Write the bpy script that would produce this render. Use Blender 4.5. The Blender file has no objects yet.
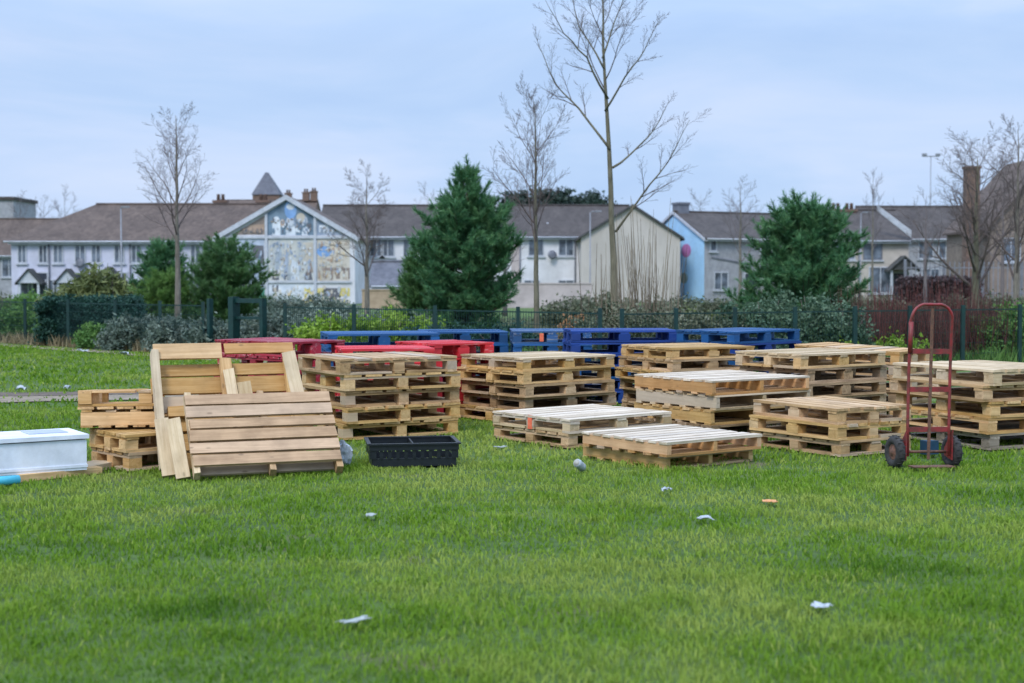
import bpy, math, random
import numpy as np
from mathutils import Vector, Matrix
PI = math.pi
R = math.radians
random.seed(11)
rng = np.random.default_rng(11)
scn = bpy.context.scene
COL = scn.collection

# ------------------------------------------------------------------ camera
F = 1422.2; HZ = 283.0; EYE = 1.4
cam = bpy.data.cameras.new('camera'); camo = bpy.data.objects.new('camera', cam); COL.objects.link(camo)
camo.location = (0, 0, EYE)
camo.rotation_euler = (R(90) - math.atan((341.5 - HZ) / F), 0, 0)
cam.sensor_width = 36; cam.lens = 50; cam.clip_end = 3000; cam.clip_start = 0.1
cam.dof.use_dof = True; cam.dof.focus_distance = 12.0; cam.dof.aperture_fstop = 2.5
scn.camera = camo

def X(px, D): return (px - 512.0) / F * D          # metres to the right at distance D
def Z(py, D): return EYE + (HZ - py) / F * D       # height at distance D
def DG(py): return EYE * F / (py - HZ)             # distance of a ground point

# ------------------------------------------------------------------ materials
def new_mat(name):
    m = bpy.data.materials.new(name); m.use_nodes = True
    nt = m.node_tree; nt.nodes.clear()
    out = nt.nodes.new('ShaderNodeOutputMaterial'); b = nt.nodes.new('ShaderNodeBsdfPrincipled')
    nt.links.new(b.outputs[0], out.inputs[0])
    return m, nt, b, out
def N(nt, typ, **kw):
    n = nt.nodes.new(typ)
    for k, v in kw.items():
        if k.startswith('i_'):
            n.inputs[k[2:].replace('_', ' ')].default_value = v
        else: setattr(n, k, v)
    return n
def L(nt, a, b): nt.links.new(a, b)
def ramp(nt, stops):
    r = nt.nodes.new('ShaderNodeValToRGB'); e = r.color_ramp.elements
    while len(e) < len(stops): e.new(0.5)
    for el, (p, c) in zip(e, stops):
        el.position = p; el.color = (c[0], c[1], c[2], 1)
    return r
def mixc(nt, fac, a, b, blend='MIX'):
    n = nt.nodes.new('ShaderNodeMix'); n.data_type = 'RGBA'; n.blend_type = blend
    for sock, v in ((n.inputs[0], fac), (n.inputs[6], a), (n.inputs[7], b)):
        if hasattr(v, 'links') or hasattr(v, 'is_linked'): nt.links.new(v, sock)
        elif isinstance(v, (int, float)): sock.default_value = v
        else: sock.default_value = (v[0], v[1], v[2], 1)
    return n.outputs[2]
def mathn(nt, op, a, b=0.0):
    n = nt.nodes.new('ShaderNodeMath'); n.operation = op
    for s, v in ((n.inputs[0], a), (n.inputs[1], b)):
        if hasattr(v, 'is_linked'): nt.links.new(v, s)
        else: s.default_value = v
    return n.outputs[0]
def scale(c, k): return tuple(x * k for x in c)

def wood_mat(name, light, dark, stain=0.3, rough=0.78):
    m, nt, b, out = new_mat(name)
    at = N(nt, 'ShaderNodeAttribute', attribute_name='gc'); bv = N(nt, 'ShaderNodeAttribute', attribute_name='bv')
    mp = N(nt, 'ShaderNodeMapping'); mp.inputs['Scale'].default_value = (2.2, 38, 38)
    L(nt, at.outputs['Vector'], mp.inputs[0])
    n1 = N(nt, 'ShaderNodeTexNoise', i_Scale=1.0, i_Detail=5.0, i_Roughness=0.65, i_Distortion=0.6); L(nt, mp.outputs[0], n1.inputs['Vector'])
    r1 = ramp(nt, [(0.3, dark), (0.62, light)]); L(nt, n1.outputs['Fac'], r1.inputs[0])
    n2 = N(nt, 'ShaderNodeTexNoise', i_Scale=4.5, i_Detail=4.0, i_Roughness=0.6); L(nt, at.outputs['Vector'], n2.inputs['Vector'])
    r2 = ramp(nt, [(0.42, (1, 1, 1)), (0.75, (1 - stain, 1 - stain * 1.05, 1 - stain * 1.1))]); L(nt, n2.outputs['Fac'], r2.inputs[0])
    c = mixc(nt, 1.0, r1.outputs[0], r2.outputs[0], 'MULTIPLY')
    oi = N(nt, 'ShaderNodeObjectInfo')
    v = mathn(nt, 'ADD', mathn(nt, 'MULTIPLY', bv.outputs['Fac'], 0.46), mathn(nt, 'MULTIPLY', oi.outputs['Random'], 0.22))
    v = mathn(nt, 'ADD', v, 0.73)
    hs = N(nt, 'ShaderNodeHueSaturation'); L(nt, c, hs.inputs['Color']); L(nt, v, hs.inputs['Value'])
    s = mathn(nt, 'ADD', mathn(nt, 'MULTIPLY', bv.outputs['Fac'], -0.25), 1.18); L(nt, s, hs.inputs['Saturation'])
    gr = ramp(nt, [(0.74, (0, 0, 0)), (1.0, (.65, .65, .65))]); L(nt, bv.outputs['Fac'], gr.inputs[0])
    gm = mixc(nt, gr.outputs[0], hs.outputs[0], scale((.33, .28, .22), .70 + .5 * light[0]))
    # knots
    kp = N(nt, 'ShaderNodeMapping'); kp.inputs['Scale'].default_value = (5, 11, 11); L(nt, at.outputs['Vector'], kp.inputs[0])
    vo = N(nt, 'ShaderNodeTexVoronoi', i_Scale=1.0); L(nt, kp.outputs[0], vo.inputs['Vector'])
    kr = ramp(nt, [(0.06, (1, 1, 1)), (0.13, (0, 0, 0))]); L(nt, vo.outputs['Distance'], kr.inputs[0])
    kf = mathn(nt, 'MULTIPLY', kr.outputs[0], 0.6)
    c2 = mixc(nt, kf, gm, scale(dark, 0.45))
    L(nt, c2, b.inputs['Base Color']); b.inputs['Roughness'].default_value = rough
    bp = N(nt, 'ShaderNodeBump', i_Strength=0.5, i_Distance=0.004); L(nt, n1.outputs['Fac'], bp.inputs['Height']); L(nt, bp.outputs[0], b.inputs['Normal'])
    return m

def paint_wood(name, col, worn, wear=0.5):
    m, nt, b, out = new_mat(name)
    at = N(nt, 'ShaderNodeAttribute', attribute_name='gc'); bv = N(nt, 'ShaderNodeAttribute', attribute_name='bv')
    mp = N(nt, 'ShaderNodeMapping'); mp.inputs['Scale'].default_value = (3, 26, 26); L(nt, at.outputs['Vector'], mp.inputs[0])
    n1 = N(nt, 'ShaderNodeTexNoise', i_Scale=1.0, i_Detail=6.0, i_Roughness=0.7); L(nt, mp.outputs[0], n1.inputs['Vector'])
    r1 = ramp(nt, [(wear, (0, 0, 0)), (wear + 0.14, (1, 1, 1))]); L(nt, n1.outputs['Fac'], r1.inputs[0])
    n2 = N(nt, 'ShaderNodeTexNoise', i_Scale=3.0, i_Detail=3.0); L(nt, at.outputs['Vector'], n2.inputs['Vector'])
    c0 = mixc(nt, n2.outputs['Fac'], scale(col, 0.7), scale(col, 1.25))
    c = mixc(nt, r1.outputs[0], c0, worn)
    oi = N(nt, 'ShaderNodeObjectInfo')
    v = mathn(nt, 'ADD', mathn(nt, 'MULTIPLY', bv.outputs['Fac'], 0.4), mathn(nt, 'MULTIPLY', oi.outputs['Random'], 0.3))
    v = mathn(nt, 'ADD', v, 0.65)
    hs = N(nt, 'ShaderNodeHueSaturation'); L(nt, c, hs.inputs['Color']); L(nt, v, hs.inputs['Value'])
    L(nt, hs.outputs[0], b.inputs['Base Color']); b.inputs['Roughness'].default_value = 0.62
    bp = N(nt, 'ShaderNodeBump', i_Strength=0.3, i_Distance=0.003); L(nt, n1.outputs['Fac'], bp.inputs['Height']); L(nt, bp.outputs[0], b.inputs['Normal'])
    return m

def rough_mat(name, c1, c2, sc=8.0, rough=0.85, bump=0.2, metallic=0.0, detail=5.0, coord='Object', stretch=(1, 1, 1)):
    m, nt, b, out = new_mat(name)
    tc = N(nt, 'ShaderNodeTexCoord'); mp = N(nt, 'ShaderNodeMapping'); mp.inputs['Scale'].default_value = stretch
    L(nt, tc.outputs[coord], mp.inputs[0])
    n = N(nt, 'ShaderNodeTexNoise', i_Scale=sc, i_Detail=detail, i_Roughness=0.6); L(nt, mp.outputs[0], n.inputs['Vector'])
    r = ramp(nt, [(0.32, c1), (0.68, c2)]); L(nt, n.outputs['Fac'], r.inputs[0])
    g = N(nt, 'ShaderNodeTexNoise', i_Scale=sc * .45, i_Detail=8.0, i_Roughness=.72); L(nt, mp.outputs[0], g.inputs['Vector'])
    gr = ramp(nt, [(0.36, (.85, .845, .83)), (0.58, (1.05, 1.05, 1.05))]); L(nt, g.outputs['Fac'], gr.inputs[0])
    L(nt, mixc(nt, 1.0, r.outputs[0], gr.outputs[0], 'MULTIPLY'), b.inputs['Base Color'])
    b.inputs['Roughness'].default_value = rough; b.inputs['Metallic'].default_value = metallic
    if bump:
        bp = N(nt, 'ShaderNodeBump', i_Strength=bump, i_Distance=0.02); L(nt, n.outputs['Fac'], bp.inputs['Height']); L(nt, bp.outputs[0], b.inputs['Normal'])
    return m

def tile_mat(name, c1, c2):
    m, nt, b, out = new_mat(name)
    tc = N(nt, 'ShaderNodeTexCoord')
    n = N(nt, 'ShaderNodeTexNoise', i_Scale=0.7, i_Detail=6.0, i_Roughness=0.7); L(nt, tc.outputs['Object'], n.inputs['Vector'])
    r = ramp(nt, [(0.3, c1), (0.7, c2)]); L(nt, n.outputs['Fac'], r.inputs[0])
    mp = N(nt, 'ShaderNodeMapping'); mp.inputs['Scale'].default_value = (4, 4, 5); L(nt, tc.outputs['Object'], mp.inputs[0])
    w = N(nt, 'ShaderNodeTexWave', i_Scale=1.0, i_Distortion=0.4, bands_direction='Z'); L(nt, mp.outputs[0], w.inputs['Vector'])
    v = N(nt, 'ShaderNodeTexVoronoi', i_Scale=4.0); L(nt, tc.outputs['Object'], v.inputs['Vector'])
    vb = N(nt, 'ShaderNodeRGBToBW'); L(nt, v.outputs['Color'], vb.inputs[0]); c = mixc(nt, 0.3, r.outputs[0], vb.outputs[0], 'SOFT_LIGHT')
    c = mixc(nt, mathn(nt, 'MULTIPLY', w.outputs['Fac'], 0.25), c, scale(c1, 0.6))
    L(nt, c, b.inputs['Base Color']); b.inputs['Roughness'].default_value = 0.85
    bp = N(nt, 'ShaderNodeBump', i_Strength=0.5, i_Distance=0.05); L(nt, w.outputs['Fac'], bp.inputs['Height']); L(nt, bp.outputs[0], b.inputs['Normal'])
    return m

def leaf_mat(name, dark, mid, light, trans=0.25, rough=0.65, spec=0.3):
    m, nt, b, out = new_mat(name)
    at = N(nt, 'ShaderNodeAttribute', attribute_name='lv')
    r = ramp(nt, [(0.0, dark), (0.5, mid), (1.0, light)]); L(nt, at.outputs['Fac'], r.inputs[0])
    L(nt, r.outputs[0], b.inputs['Base Color']); b.inputs['Roughness'].default_value = rough
    b.inputs['Specular IOR Level'].default_value = spec
    if trans:
        t = N(nt, 'ShaderNodeBsdfTranslucent'); L(nt, r.outputs[0], t.inputs[0])
        mx = N(nt, 'ShaderNodeMixShader', i_Fac=trans); L(nt, b.outputs[0], mx.inputs[1]); L(nt, t.outputs[0], mx.inputs[2]); L(nt, mx.outputs[0], out.inputs[0])
    return m

def glass_mat(name, c):
    m, nt, b, out = new_mat(name)
    tc = N(nt, 'ShaderNodeTexCoord'); n = N(nt, 'ShaderNodeTexNoise', i_Scale=1.7, i_Detail=2.0); L(nt, tc.outputs['Object'], n.inputs['Vector'])
    r = ramp(nt, [(0.35, scale(c, 0.5)), (0.65, scale(c, 1.8))]); L(nt, n.outputs['Fac'], r.inputs[0]); L(nt, r.outputs[0], b.inputs['Base Color'])
    b.inputs['Roughness'].default_value = 0.12
    return m

WOOD = {
 'fresh': wood_mat('fresh_pine', (.62, .40, .20), (.44, .255, .105), .28),
 'gold': wood_mat('yellow_pine', (.62, .415, .20), (.43, .26, .105), .32),
 'pale': wood_mat('pale_pine', (.58, .45, .29), (.43, .31, .175), .28),
 'peach': wood_mat('peach_pine', (.60, .36, .18), (.46, .25, .11), .25),
 'white': wood_mat('bleached_pale_pine', (.66, .56, .44), (.52, .42, .30), .25, .6),
 'tan': wood_mat('tan_pine', (.56, .385, .22), (.35, .22, .115), .42),
 'brown': wood_mat('weathered_brown_wood', (.43, .295, .175), (.23, .145, .08), .48),
 'grey': wood_mat('weathered_grey_wood', (.34, .29, .23), (.20, .16, .115), .4),
 'rosy': wood_mat('rosy_brown_wood', (.47, .315, .19), (.33, .21, .12), .35),
 'red': paint_wood('red_painted_wood', (.55, .018, .026), (.58, .36, .32), .58),
 'wine': paint_wood('dark_red_painted_wood', (.36, .020, .040), (.58, .36, .34), .55),
 'blue': paint_wood('blue_painted_wood', (.003, .070, .215), (.16, .27, .38), .60),
 'navy': paint_wood('dark_blue_painted_wood', (.003, .036, .20), (.11, .19, .33), .62),
 'teal': paint_wood('dark_teal_paint', (.008, .05, .10), (.05, .10, .14), .6),
 'steel': paint_wood('grey_blue_painted_wood', (.018, .09, .24), (.28, .28, .28), .52),
}
M = {
 'orange': rough_mat('orange_paint', (.75, .13, .06), (.85, .2, .1), 20),
 'black': rough_mat('black_plastic', (.005, .008, .012), (.010, .014, .018), 30, .4, .05),
 'white_plastic': rough_mat('white_plastic', (.68, .72, .80), (.78, .81, .87), 6, .4, .03),
 'grey_plastic': rough_mat('grey_plastic', (.34, .38, .50), (.40, .44, .56), 10, .5, .03),
 'cyan': rough_mat('cyan_plastic', (.05, .45, .60), (.10, .55, .70), 10, .35, 0),
 'truck_red': rough_mat('rusty_red_paint', (.10, .035, .025), (.30, .022, .028), 18, .55, .15),
 'rust': rough_mat('rusty_steel', (.09, .05, .035), (.20, .09, .055), 40, .8, .2),
 'bare_steel': rough_mat('scuffed_steel', (.30, .30, .27), (.45, .43, .38), 30, .5, .1),
 'rubber': rough_mat('rubber', (.018, .018, .018), (.045, .042, .04), 40, .85, .2),
 'fence_green': rough_mat('green_coated_steel', (.002, .022, .021), (.004, .038, .034), 10, .45, 0),
 'bag': rough_mat('white_polythene', (.25, .28, .26), (.42, .45, .43), 12, .4, .3),
 'paper': rough_mat('litter_white', (.32, .36, .40), (.50, .54, .58), 30, .5, .2),
 'litter_orange': rough_mat('litter_orange', (.55, .22, .06), (.7, .35, .15), 30, .6, .2),
 'lilac': rough_mat('lilac_render', (.50, .51, .62), (.57, .58, .69), 1.2, .9, .1),
 'white_render': rough_mat('white_render', (.60, .60, .63), (.69, .69, .72), 1.0, .9, .1),
 'cream_render': rough_mat('cream_render', (.44, .405, .37), (.52, .475, .43), .8, .9, .1, stretch=(1, 1, .4)),
 'blue_render': rough_mat('sky_blue_render', (.36, .62, .90), (.42, .68, .94), .9, .85, .05),
 'grey_render': rough_mat('grey_pebbledash', (.27, .275, .30), (.37, .375, .40), 3, .95, .3),
 'buff_render': rough_mat('buff_render', (.42, .38, .34), (.52, .475, .42), 1.2, .9, .2),
 'buff_dark': rough_mat('dark_buff_brick', (.20, .16, .13), (.28, .22, .18), 3, .9, .3),
 'pink_render': rough_mat('pinkish_wall_render', (.40, .345, .335), (.50, .43, .415), 1.5, .9, .3),
 'tan_wall': rough_mat('tan_brick', (.34, .25, .165), (.42, .32, .22), 4, .9, .3),
 'brick': rough_mat('red_brown_brick', (.13, .085, .065), (.21, .135, .105), 5, .9, .3),
 'fascia': rough_mat('white_painted_timber', (.42, .45, .50), (.53, .55, .60), 4, .6, 0),
 'roof': tile_mat('brown_roof_tiles', (.080, .058, .048), (.140, .102, .082)),
 'roof_dark': tile_mat('dark_roof_tiles', (.05, .041, .038), (.092, .077, .070)),
 'roof_rust': tile_mat('red_brown_roof_tiles', (.10, .072, .058), (.155, .112, .09)),
 'slate': tile_mat('grey_slate', (.10, .105, .13), (.17, .175, .20)),
 'porch': tile_mat('porch_tiles', (.05, .055, .055), (.09, .09, .09)),
 'glass': glass_mat('window_glass', (.10, .12, .15)),
 'door': rough_mat('dark_door_paint', (.02, .03, .045), (.04, .05, .07), 3, .5, 0),
 'pipe': rough_mat('grey_drainpipe', (.12, .13, .16), (.18, .19, .22), 3, .5, 0),
 'lamp': rough_mat('galvanised_lamp_steel', (.20, .21, .23), (.28, .29, .32), 3, .5, 0, .3),
 'bark': rough_mat('bark', (.10, .088, .07), (.22, .195, .16), 14, .95, .5, stretch=(1, 1, .3)),
 'bark_green': rough_mat('mossy_bark', (.085, .08, .05), (.19, .175, .12), 14, .95, .5, stretch=(1, 1, .3)),
 'twig': rough_mat('twig_bark', (.085, .065, .06), (.15, .115, .105), 9, .95, 0),
 'twig_far': rough_mat('grey_twigs', (.12, .10, .10), (.18, .15, .15), 3, .95, 0),
 'pine_bark': rough_mat('pine_bark', (.06, .04, .028), (.12, .08, .055), 14, .95, .4),
 'dog': leaf_mat('red_dogwood_bark', (.032, .016, .014), (.105, .036, .031), (.20, .072, .058), 0, .7),
 'reed': leaf_mat('pale_stems', (.10, .075, .05), (.21, .165, .11), (.33, .27, .18), 0, .8),
 'needle': leaf_mat('pine_needles', (.028, .105, .042), (.070, .195, .078), (.165, .305, .12), .15, .5),
 'needle2': leaf_mat('fresh_pine_needles', (.04, .11, .036), (.09, .20, .065), (.18, .30, .11), .15, .5),
 'needle3': leaf_mat('yellow_green_needles', (.06, .14, .03), (.13, .25, .055), (.22, .35, .10), .2, .5),
 'sage': leaf_mat('sage_leaves', (.055, .085, .062), (.12, .165, .125), (.25, .29, .235), .2),
 'scrub': leaf_mat('scrub_leaves', (.04, .06, .035), (.095, .115, .065), (.22, .22, .15), .2),
 'sage_dark': leaf_mat('dark_sage_leaves', (.03, .065, .036), (.058, .115, .062), (.13, .19, .115), .2),
 'lime': leaf_mat('lime_leaves', (.09, .18, .015), (.19, .32, .03), (.32, .44, .07), .35),
 'hedge': leaf_mat('dark_hedge_leaves', (.008, .035, .026), (.016, .06, .042), (.03, .09, .06), .15),
 'privet': leaf_mat('green_hedge_leaves', (.035, .10, .02), (.085, .19, .04), (.16, .28, .07), .25),
 'olive': leaf_mat('olive_leaves', (.065, .085, .025), (.135, .165, .055), (.23, .265, .10), .25),
 'rusty_leaf': leaf_mat('orange_leaves', (.22, .11, .05), (.38, .2, .09), (.5, .3, .15), .25),
 'dry': leaf_mat('dry_grass', (.16, .12, .06), (.30, .235, .13), (.44, .36, .22), .25),
 'farleaf': leaf_mat('far_evergreen', (.02, .04, .03), (.035, .06, .045), (.055, .08, .06), .1),
 'grassblade': leaf_mat('grass_blades', (.052, .138, .012), (.162, .282, .024), (.31, .38, .080), .35, .75, .10),
}
# ------------------------------------------------------------------ mesh helpers
class MB:
    """collects boxes, tubes and polygons, then links them as ONE mesh object"""
    def __init__(s): s.v = []; s.f = []; s.m = []; s.gc = []; s.bv = []; s.sm = []
    def add(s, vs, fs, mi=0, gc=None, bv=None, smooth=False):
        o = len(s.v); s.v += [tuple(p) for p in vs]
        s.f += [tuple(i + o for i in f) for f in fs]; s.m += [mi] * len(fs); s.sm += [smooth] * len(fs)
        s.gc += gc if gc else [tuple(p) for p in vs]
        b = random.random() if bv is None else bv
        s.bv += [b] * len(vs)
    def box(s, c, d, mi=0, grain=0, jit=0.0, rot=None, bv=None):
        off = (random.uniform(0, 50), random.uniform(0, 50), random.uniform(0, 50))
        vs = []; gc = []
        for sx in (-.5, .5):
            for sy in (-.5, .5):
                for sz in (-.5, .5):
                    p = Vector((sx * d[0], sy * d[1], sz * d[2]))
                    g = (p[grain] + off[0], p[(grain + 1) % 3] + off[1], p[(grain + 2) % 3] + off[2])
                    if jit: p += Vector((random.uniform(-jit, jit), random.uniform(-jit, jit), random.uniform(-jit, jit)))
                    if rot: p = rot @ p
                    vs.append((p[0] + c[0], p[1] + c[1], p[2] + c[2])); gc.append(g)
        s.add(vs, [(0, 1, 3, 2), (4, 6, 7, 5), (0, 4, 5, 1), (2, 3, 7, 6), (0, 2, 6, 4), (1, 5, 7, 3)], mi, gc, bv)
    def tube(s, pts, rad, n=6, mi=0, cap=True, smooth=True, bv=None):
        pts = [Vector(p) for p in pts]; k = len(pts)
        if not hasattr(rad, '__len__'): rad = [rad] * k
        vs = []; ref = None
        for i in range(k):
            t = (pts[min(i + 1, k - 1)] - pts[max(i - 1, 0)]).normalized()
            if ref is None: ref = Vector((1, 0, 0)) if abs(t.x) < .8 else Vector((0, 1, 0))
            u = (ref - t * ref.dot(t)).normalized(); w = t.cross(u); ref = u
            for j in range(n):
                a = 2 * PI * j / n; vs.append(pts[i] + (u * math.cos(a) + w * math.sin(a)) * rad[i])
        fs = [(i * n + j, i * n + (j + 1) % n, (i + 1) * n + (j + 1) % n, (i + 1) * n + j) for i in range(k - 1) for j in range(n)]
        if cap: fs += [tuple(range(n - 1, -1, -1)), tuple((k - 1) * n + j for j in range(n))]
        s.add(vs, fs, mi, None, bv, smooth)
    def lathe(s, prof, n=20, axis='z', c=(0, 0, 0), mi=0, closed=False):
        vs = []; k = len(prof)
        for (r, h) in prof:
            for j in range(n):
                a = 2 * PI * j / n; x, y = r * math.cos(a), r * math.sin(a)
                p = (x, y, h) if axis == 'z' else (h, x, y)
                vs.append((p[0] + c[0], p[1] + c[1], p[2] + c[2]))
        kk = k if closed else k - 1
        fs = [(i * n + j, i * n + (j + 1) % n, ((i + 1) % k) * n + (j + 1) % n, ((i + 1) % k) * n + j) for i in range(kk) for j in range(n)]
        if not closed: fs += [tuple(range(n - 1, -1, -1)), tuple((k - 1) * n + j for j in range(n))]
        s.add(vs, fs, mi, smooth=True)
    def prism(s, poly, axis, a, b, mi=0):
        """poly: 2D points; axis 'y': poly in x,z extruded from y=a to y=b; axis 'x': poly in y,z; axis 'z': poly in x,y"""
        def P(p, t): return (p[0], t, p[1]) if axis == 'y' else ((t, p[0], p[1]) if axis == 'x' else (p[0], p[1], t))
        n = len(poly)
        vs = [P(p, a) for p in poly] + [P(p, b) for p in poly]
        fs = [tuple(range(n)), tuple(range(2 * n - 1, n - 1, -1))] + [(i, (i + 1) % n, n + (i + 1) % n, n + i) for i in range(n)]
        s.add(vs, fs, mi)
    def rotz90(s): s.v = [(-y, x, z) for (x, y, z) in s.v]; return s
    def flipz(s, t): s.v = [(x, -y, t - z) for (x, y, z) in s.v]; return s
    def mesh(s, name, mats):
        me = bpy.data.meshes.new(name); me.from_pydata(s.v, [], s.f)
        for m in (mats if isinstance(mats, (list, tuple)) else [mats]): me.materials.append(m)
        me.polygons.foreach_set('material_index', s.m); me.polygons.foreach_set('use_smooth', s.sm)
        a = me.attributes.new('gc', 'FLOAT_VECTOR', 'POINT'); a.data.foreach_set('vector', np.array(s.gc, dtype=np.float32).ravel())
        b = me.attributes.new('bv', 'FLOAT', 'POINT'); b.data.foreach_set('value', np.array(s.bv, dtype=np.float32))
        l = me.attributes.new('lv', 'FLOAT', 'POINT'); l.data.foreach_set('value', np.array(s.bv, dtype=np.float32))
        me.update(); return me
    def build(s, name, mats, parent=None, loc=None, rot=None): return link(name, s.mesh(name, mats), parent, loc, rot)
def link(name, me, parent=None, loc=None, rot=None):
    o = bpy.data.objects.new(name, me); COL.objects.link(o)
    if parent: o.parent = parent
    if loc: o.location = loc
    if rot: o.rotation_euler = rot
    return o
def tag(o, label, cat, group=None, kind=None):
    if label: o['label'] = label
    if cat: o['category'] = cat
    if group: o['group'] = group
    if kind: o['kind'] = kind
    return o
def thing(name, label, cat, loc=(0, 0, 0), rot=(0, 0, 0), group=None):
    o = bpy.data.objects.new(name, None); COL.objects.link(o); o.empty_display_size = .2
    o.location = loc; o.rotation_euler = rot
    return tag(o, label, cat, group)
def np_mesh(name, V, Fs, lv, mat):
    """V (n,3); Fs list of (k, faces(m,k)) arrays; lv per-vertex value"""
    me = bpy.data.meshes.new(name)
    me.vertices.add(len(V)); me.vertices.foreach_set('co', np.asarray(V, np.float32).ravel())
    loops = np.concatenate([f.ravel() for f in Fs]); tot = np.concatenate([np.full(len(f), f.shape[1]) for f in Fs])
    me.loops.add(len(loops)); me.loops.foreach_set('vertex_index', loops.astype(np.int32))
    me.polygons.add(len(tot)); st = np.concatenate([[0], np.cumsum(tot)[:-1]])
    me.polygons.foreach_set('loop_start', st.astype(np.int32)); me.polygons.foreach_set('loop_total', tot.astype(np.int32))
    a = me.attributes.new('lv', 'FLOAT', 'POINT'); a.data.foreach_set('value', np.asarray(lv, np.float32))
    me.materials.append(mat); me.update(calc_edges=True); return me

_lat = rng.random((64, 64))
def vnoise(x, y, s):
    x = x * s + 13.7; y = y * s + 7.3
    xi = np.floor(x).astype(int); yi = np.floor(y).astype(int); fx = x - xi; fy = y - yi
    fx = fx * fx * (3 - 2 * fx); fy = fy * fy * (3 - 2 * fy)
    g = lambda a, b: _lat[a % 64, b % 64]
    return (g(xi, yi) * (1 - fx) + g(xi + 1, yi) * fx) * (1 - fy) + (g(xi, yi + 1) * (1 - fx) + g(xi + 1, yi + 1) * fx) * fy

# ------------------------------------------------------------------ ground
def ground():
    m, nt, b, out = new_mat('grass_ground')
    tc = N(nt, 'ShaderNodeTexCoord')
    n1 = N(nt, 'ShaderNodeTexNoise', i_Scale=0.55, i_Detail=6.0, i_Roughness=.6); L(nt, tc.outputs['Object'], n1.inputs['Vector'])
    n2 = N(nt, 'ShaderNodeTexNoise', i_Scale=14.0, i_Detail=6.0, i_Roughness=.7); L(nt, tc.outputs['Object'], n2.inputs['Vector'])
    r1 = ramp(nt, [(0.3, (.040, .085, .012)), (0.55, (.070, .13, .018)), (0.75, (.13, .17, .04))]); L(nt, n1.outputs['Fac'], r1.inputs[0])
    r2 = ramp(nt, [(0.3, (.5, .5, .45)), (0.7, (1.35, 1.3, 1.1))]); L(nt, n2.outputs['Fac'], r2.inputs[0])
    c = mixc(nt, 1.0, r1.outputs[0], r2.outputs[0], 'MULTIPLY')
    n3 = N(nt, 'ShaderNodeTexNoise', i_Scale=1.3, i_Detail=3.0); L(nt, tc.outputs['Object'], n3.inputs['Vector'])
    r3 = ramp(nt, [(0.62, (0, 0, 0)), (0.74, (1, 1, 1))]); L(nt, n3.outputs['Fac'], r3.inputs[0])
    c = mixc(nt, r3.outputs[0], c, (.13, .11, .055))
    L(nt, c, b.inputs['Base Color']); b.inputs['Roughness'].default_value = .95
    bp = N(nt, 'ShaderNodeBump', i_Strength=.6, i_Distance=.04); L(nt, n2.outputs['Fac'], bp.inputs['Height']); L(nt, bp.outputs[0], b.inputs['Normal'])
    mb = MB(); s = 1500
    mb.add([(-s, -200, 0), (s, -200, 0), (s, 1500, 0), (-s, 1500, 0)], [(0, 1, 2, 3)])
    o = mb.build('ground', m); o['kind'] = 'structure'
ground()
def strip(name, pts, wid, z, mat):
    """a path along pts (x,y) as one sheet with slightly ragged edges"""
    mb = MB(); vs = []; n = 0
    P = [Vector((p[0], p[1], 0)) for p in pts]
    for i in range(len(P) - 1):
        k = 30
        for j in range(k + (i == len(P) - 2)):
            p = P[i].lerp(P[i + 1], j / k); t = (P[i + 1] - P[i]).normalized(); q = Vector((-t.y, t.x, 0))
            vs += [p + q * (wid / 2 + random.uniform(-.05, .05)) + Vector((0, 0, z)), p - q * (wid / 2 + random.uniform(-.05, .05)) + Vector((0, 0, z))]; n += 1
    mb.add(vs, [(2 * i, 2 * i + 1, 2 * i + 3, 2 * i + 2) for i in range(n - 1)])
    o = mb.build(name, mat); o['kind'] = 'structure'; return o
m_path = rough_mat('worn_tan_path', (.16, .125, .085), (.30, .24, .17), 6, .95, .4)
m_soil = rough_mat('bare_soil', (.075, .055, .04), (.15, .11, .08), 7, .95, .6)
strip('path', [(-16, 16.6), (-6.0, 17.0), (2, 19.0)], .95, .012, m_path)
strip('path_edge_soil', [(-16, 17.25), (-6.0, 17.7), (2, 19.7)], .55, .016, m_soil)
# fence lines
FA = (-17.0, 38.2); FB = (1.7, 20.1); FC = (13.0, 26.5)
def on_line(px, A, B):
    k = (px - 512) / F        # X = k*D ; A + t(B-A)
    t = (k * A[1] - A[0]) / ((B[0] - A[0]) - k * (B[1] - A[1]))
    return (A[0] + t * (B[0] - A[0]), A[1] + t * (B[1] - A[1]))
strip('path_by_fence', [(FA[0] - .35, FA[1] - .6), (FB[0] - .3, FB[1] - .8)], .55, .012, m_path)
strip('planting_bed', [(FA[0] + 1.0, FA[1] + 1.0), (FB[0] + 1.0, FB[1] + 1.0)], 2.6, .010, m_soil)
strip('planting_bed', [(FB[0] - .4, FB[1] + 1.2), (FC[0] - .4, FC[1] + 1.2)], 2.4, .014, m_soil)
strip('road', [(-60, 84), (60, 84)], 6.0, .02, rough_mat('asphalt', (.04, .04, .042), (.06, .06, .062), 20, .9, .2))

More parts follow.
